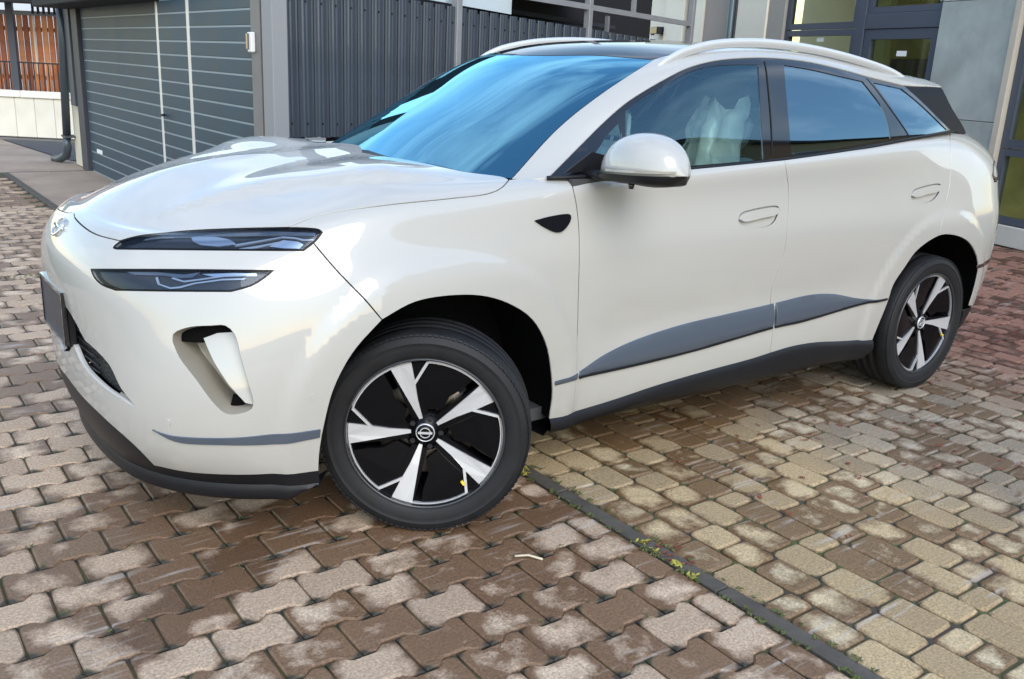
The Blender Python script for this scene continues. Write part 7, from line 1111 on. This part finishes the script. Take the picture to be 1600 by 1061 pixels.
def window(name, s0, s1, z0, z1, fw=.07, n0=-.10, n1=-.02, par=sb):
    f = MB()
    P = [(s0, z0), (s1, z0), (s1, z1), (s0, z1)]; Q = [(s0 + fw, z0 + fw), (s1 - fw, z0 + fw), (s1 - fw, z1 - fw), (s0 + fw, z1 - fw)]; V = []
    for n_ in (n0, n1): V += [tuple(SM @ Vector((s_, n_, z))) for s_, z in P + Q]
    F = []
    for i in range(4):
        j = (i + 1) % 4; F += [(i, j, 4 + j, 4 + i), (8 + i, 12 + i, 12 + j, 8 + j), (4 + i, 4 + j, 12 + j, 12 + i), (i, 8 + i, 8 + j, j)]
    f.add(V, F); w = f.build(name, FRM, par)
    MB().box((s0 + fw - .01, (n0 + n1) / 2 - .006, z0 + fw - .01), (s1 - fw + .01, (n0 + n1) / 2 + .006, z1 - fw + .01), 0, SM).build('pane', WGL, w)
    return w
# shopfront: fixed light on the left, door leaf on the right, transom over both
window('window', 2.66, 4.09, .25, 2.19, .075); window('window', 2.66, 4.09, 2.20, 3.6, .075)
sbx('mullion', 2.50, 2.655, -.11, .0, .003, 3.6, FRM)
window('window', 1.28, 2.495, 2.36, 3.6, .07)
sbx('transom', 1.285, 2.495, -.11, -.005, 2.18, 2.355, FRM)
dr_ = window('glass_door', 1.29, 2.49, .02, 2.175, .115)
MB().tube([tuple(SM @ Vector((1.36, .03, z))) for z in (.95, 1.25)], .012, 8).build('door_pull', mat('steel_pull', (.3, .3, .31), .3, .8), dr_)
MB().box((1.30, -.02, 1.62), (1.39, -.004, 1.70), 0, SM).build('hinge', FRM, dr_)
sbx('threshold', 2.5, 4.1, -.12, .02, .003, .245, CRM)
STK = mat('paper_sticker', (.82, .82, .78), .6)
for nm, s_, z, w_, h_ in (('sticker', 3.36, 2.07, .14, .05), ('sticker', 1.86, 1.90, .16, .06)): MB().box((s_ - w_ / 2, -.0525, z - h_ / 2), (s_ + w_ / 2, -.0505, z + h_ / 2), 0, SM).build(nm, STK, sb)
for s_ in (2.75, 1.37): MB().box((s_, -.0525, 2.46), (s_ + .025, -.0505, 2.60), 0, SM).build('sticker', STK, sb)
# second shopfront to the right of the sand strip
window('window', -1.6, .20, .98, 3.6, .085, -.09, -.01); window('window', -1.6, .20, .22, .97, .07, -.09, -.01)
sbx('plinth', -1.75, .20, -.14, .03, .003, .21, mat('plinth_render', (.55, .52, .46), .8, vary=(3, .10)), bev=.006)
sbx('wall', -1.75, -1.61, -.14, .02, .215, 3.7, CRM)
# rooms behind the glass
MB().box((-1.75, -2.0, -.0), (4.5, -1.9, 3.7), 0, SM).build('room_wall', OLIVE, sb); MB().box((-1.75, -3.1, -.03), (8, -.15, .002), 0, SM).build('room_floor', mat('room_floor', (.22, .20, .16), .6), sb)
MB().box((-1.75, -3.1, 3.62), (8, -.15, 3.68), 0, SM).build('room_ceiling', mat('room_ceiling', (.45, .45, .42), .8), sb)
for k, (s_, n_, w_, z0, z1, c) in enumerate(((3.7, -1.2, .5, 0, 2.9, (.38, .40, .25)), (3.0, -1.6, .10, 0, 3, (.20, .20, .14)), (1.8, -1.5, .7, .8, 2.2, (.06, .055, .04)), (3.3, -1.6, .9, .6, 1.9, (.07, .065, .045)), (-.3, -1.5, .8, 0, .5, (.05, .07, .09)), (-.8, -1.0, .05, 0, 3, (.35, .36, .25)))):
    MB().box((s_ - w_ / 2, n_ - .1, z0), (s_ + w_ / 2, n_, z1), 0, SM).build('room_partition', mat('room_thing_%d' % k, c, .7), sb)
for a in (-.62, -.45): MB().box((-.9, -.05, -.02), (.9, .0, .02), 0, SM @ Matrix.Translation((2.1, -1.4, 2.75)) @ Matrix.Rotation(a, 4, 'Y')).build('stair_string', mat('pale_stair', (.42, .42, .40), .6), sb)
MB().box((-1.75, -.14, 3.7), (8, .06, 4.4), 0, SM).build('upper_wall', CRM, sb); MB().box((-1.75, -6, .0), (8, -3.21, 4.4), 0, SM).build('rear_block', CRM, sb)

# ------------------------------------------------------------------ the house across the yard that the side windows mirror
hs = empty('house', (15, -13, 0), 'tall tan rendered house with a dark tiled roof across the yard behind the camera', 'house')
TAN = mat('tan_render', (.40, .27, .14), .85, vary=(.8, .08)); ROOFM = mat('dark_roof_tile', (.03, .028, .03), .7)
MB().box((5.0, -17, 0), (30, -10.5, 7.4)).build('wall', TAN, hs)
MB().prism([(-10.0, 7.35), (-10.0, 7.62), (-13.7, 9.0), (-17.5, 7.62), (-17.5, 7.35)], 0, 4.5, 30.5).build('roof', ROOFM, hs)
for x in range(7, 29, 3):
    for z in (1.2, 4.2):
        w_ = MB().box((x, -10.52, z), (x + 1.2, -10.46, z + 1.5), 0, bev=.02).build('window', mat('house_window_frame', (.6, .58, .54), .5), hs)
        MB().box((x + .08, -10.459, z + .08), (x + 1.12, -10.45, z + 1.42)).build('pane', GLOSSB, w_)
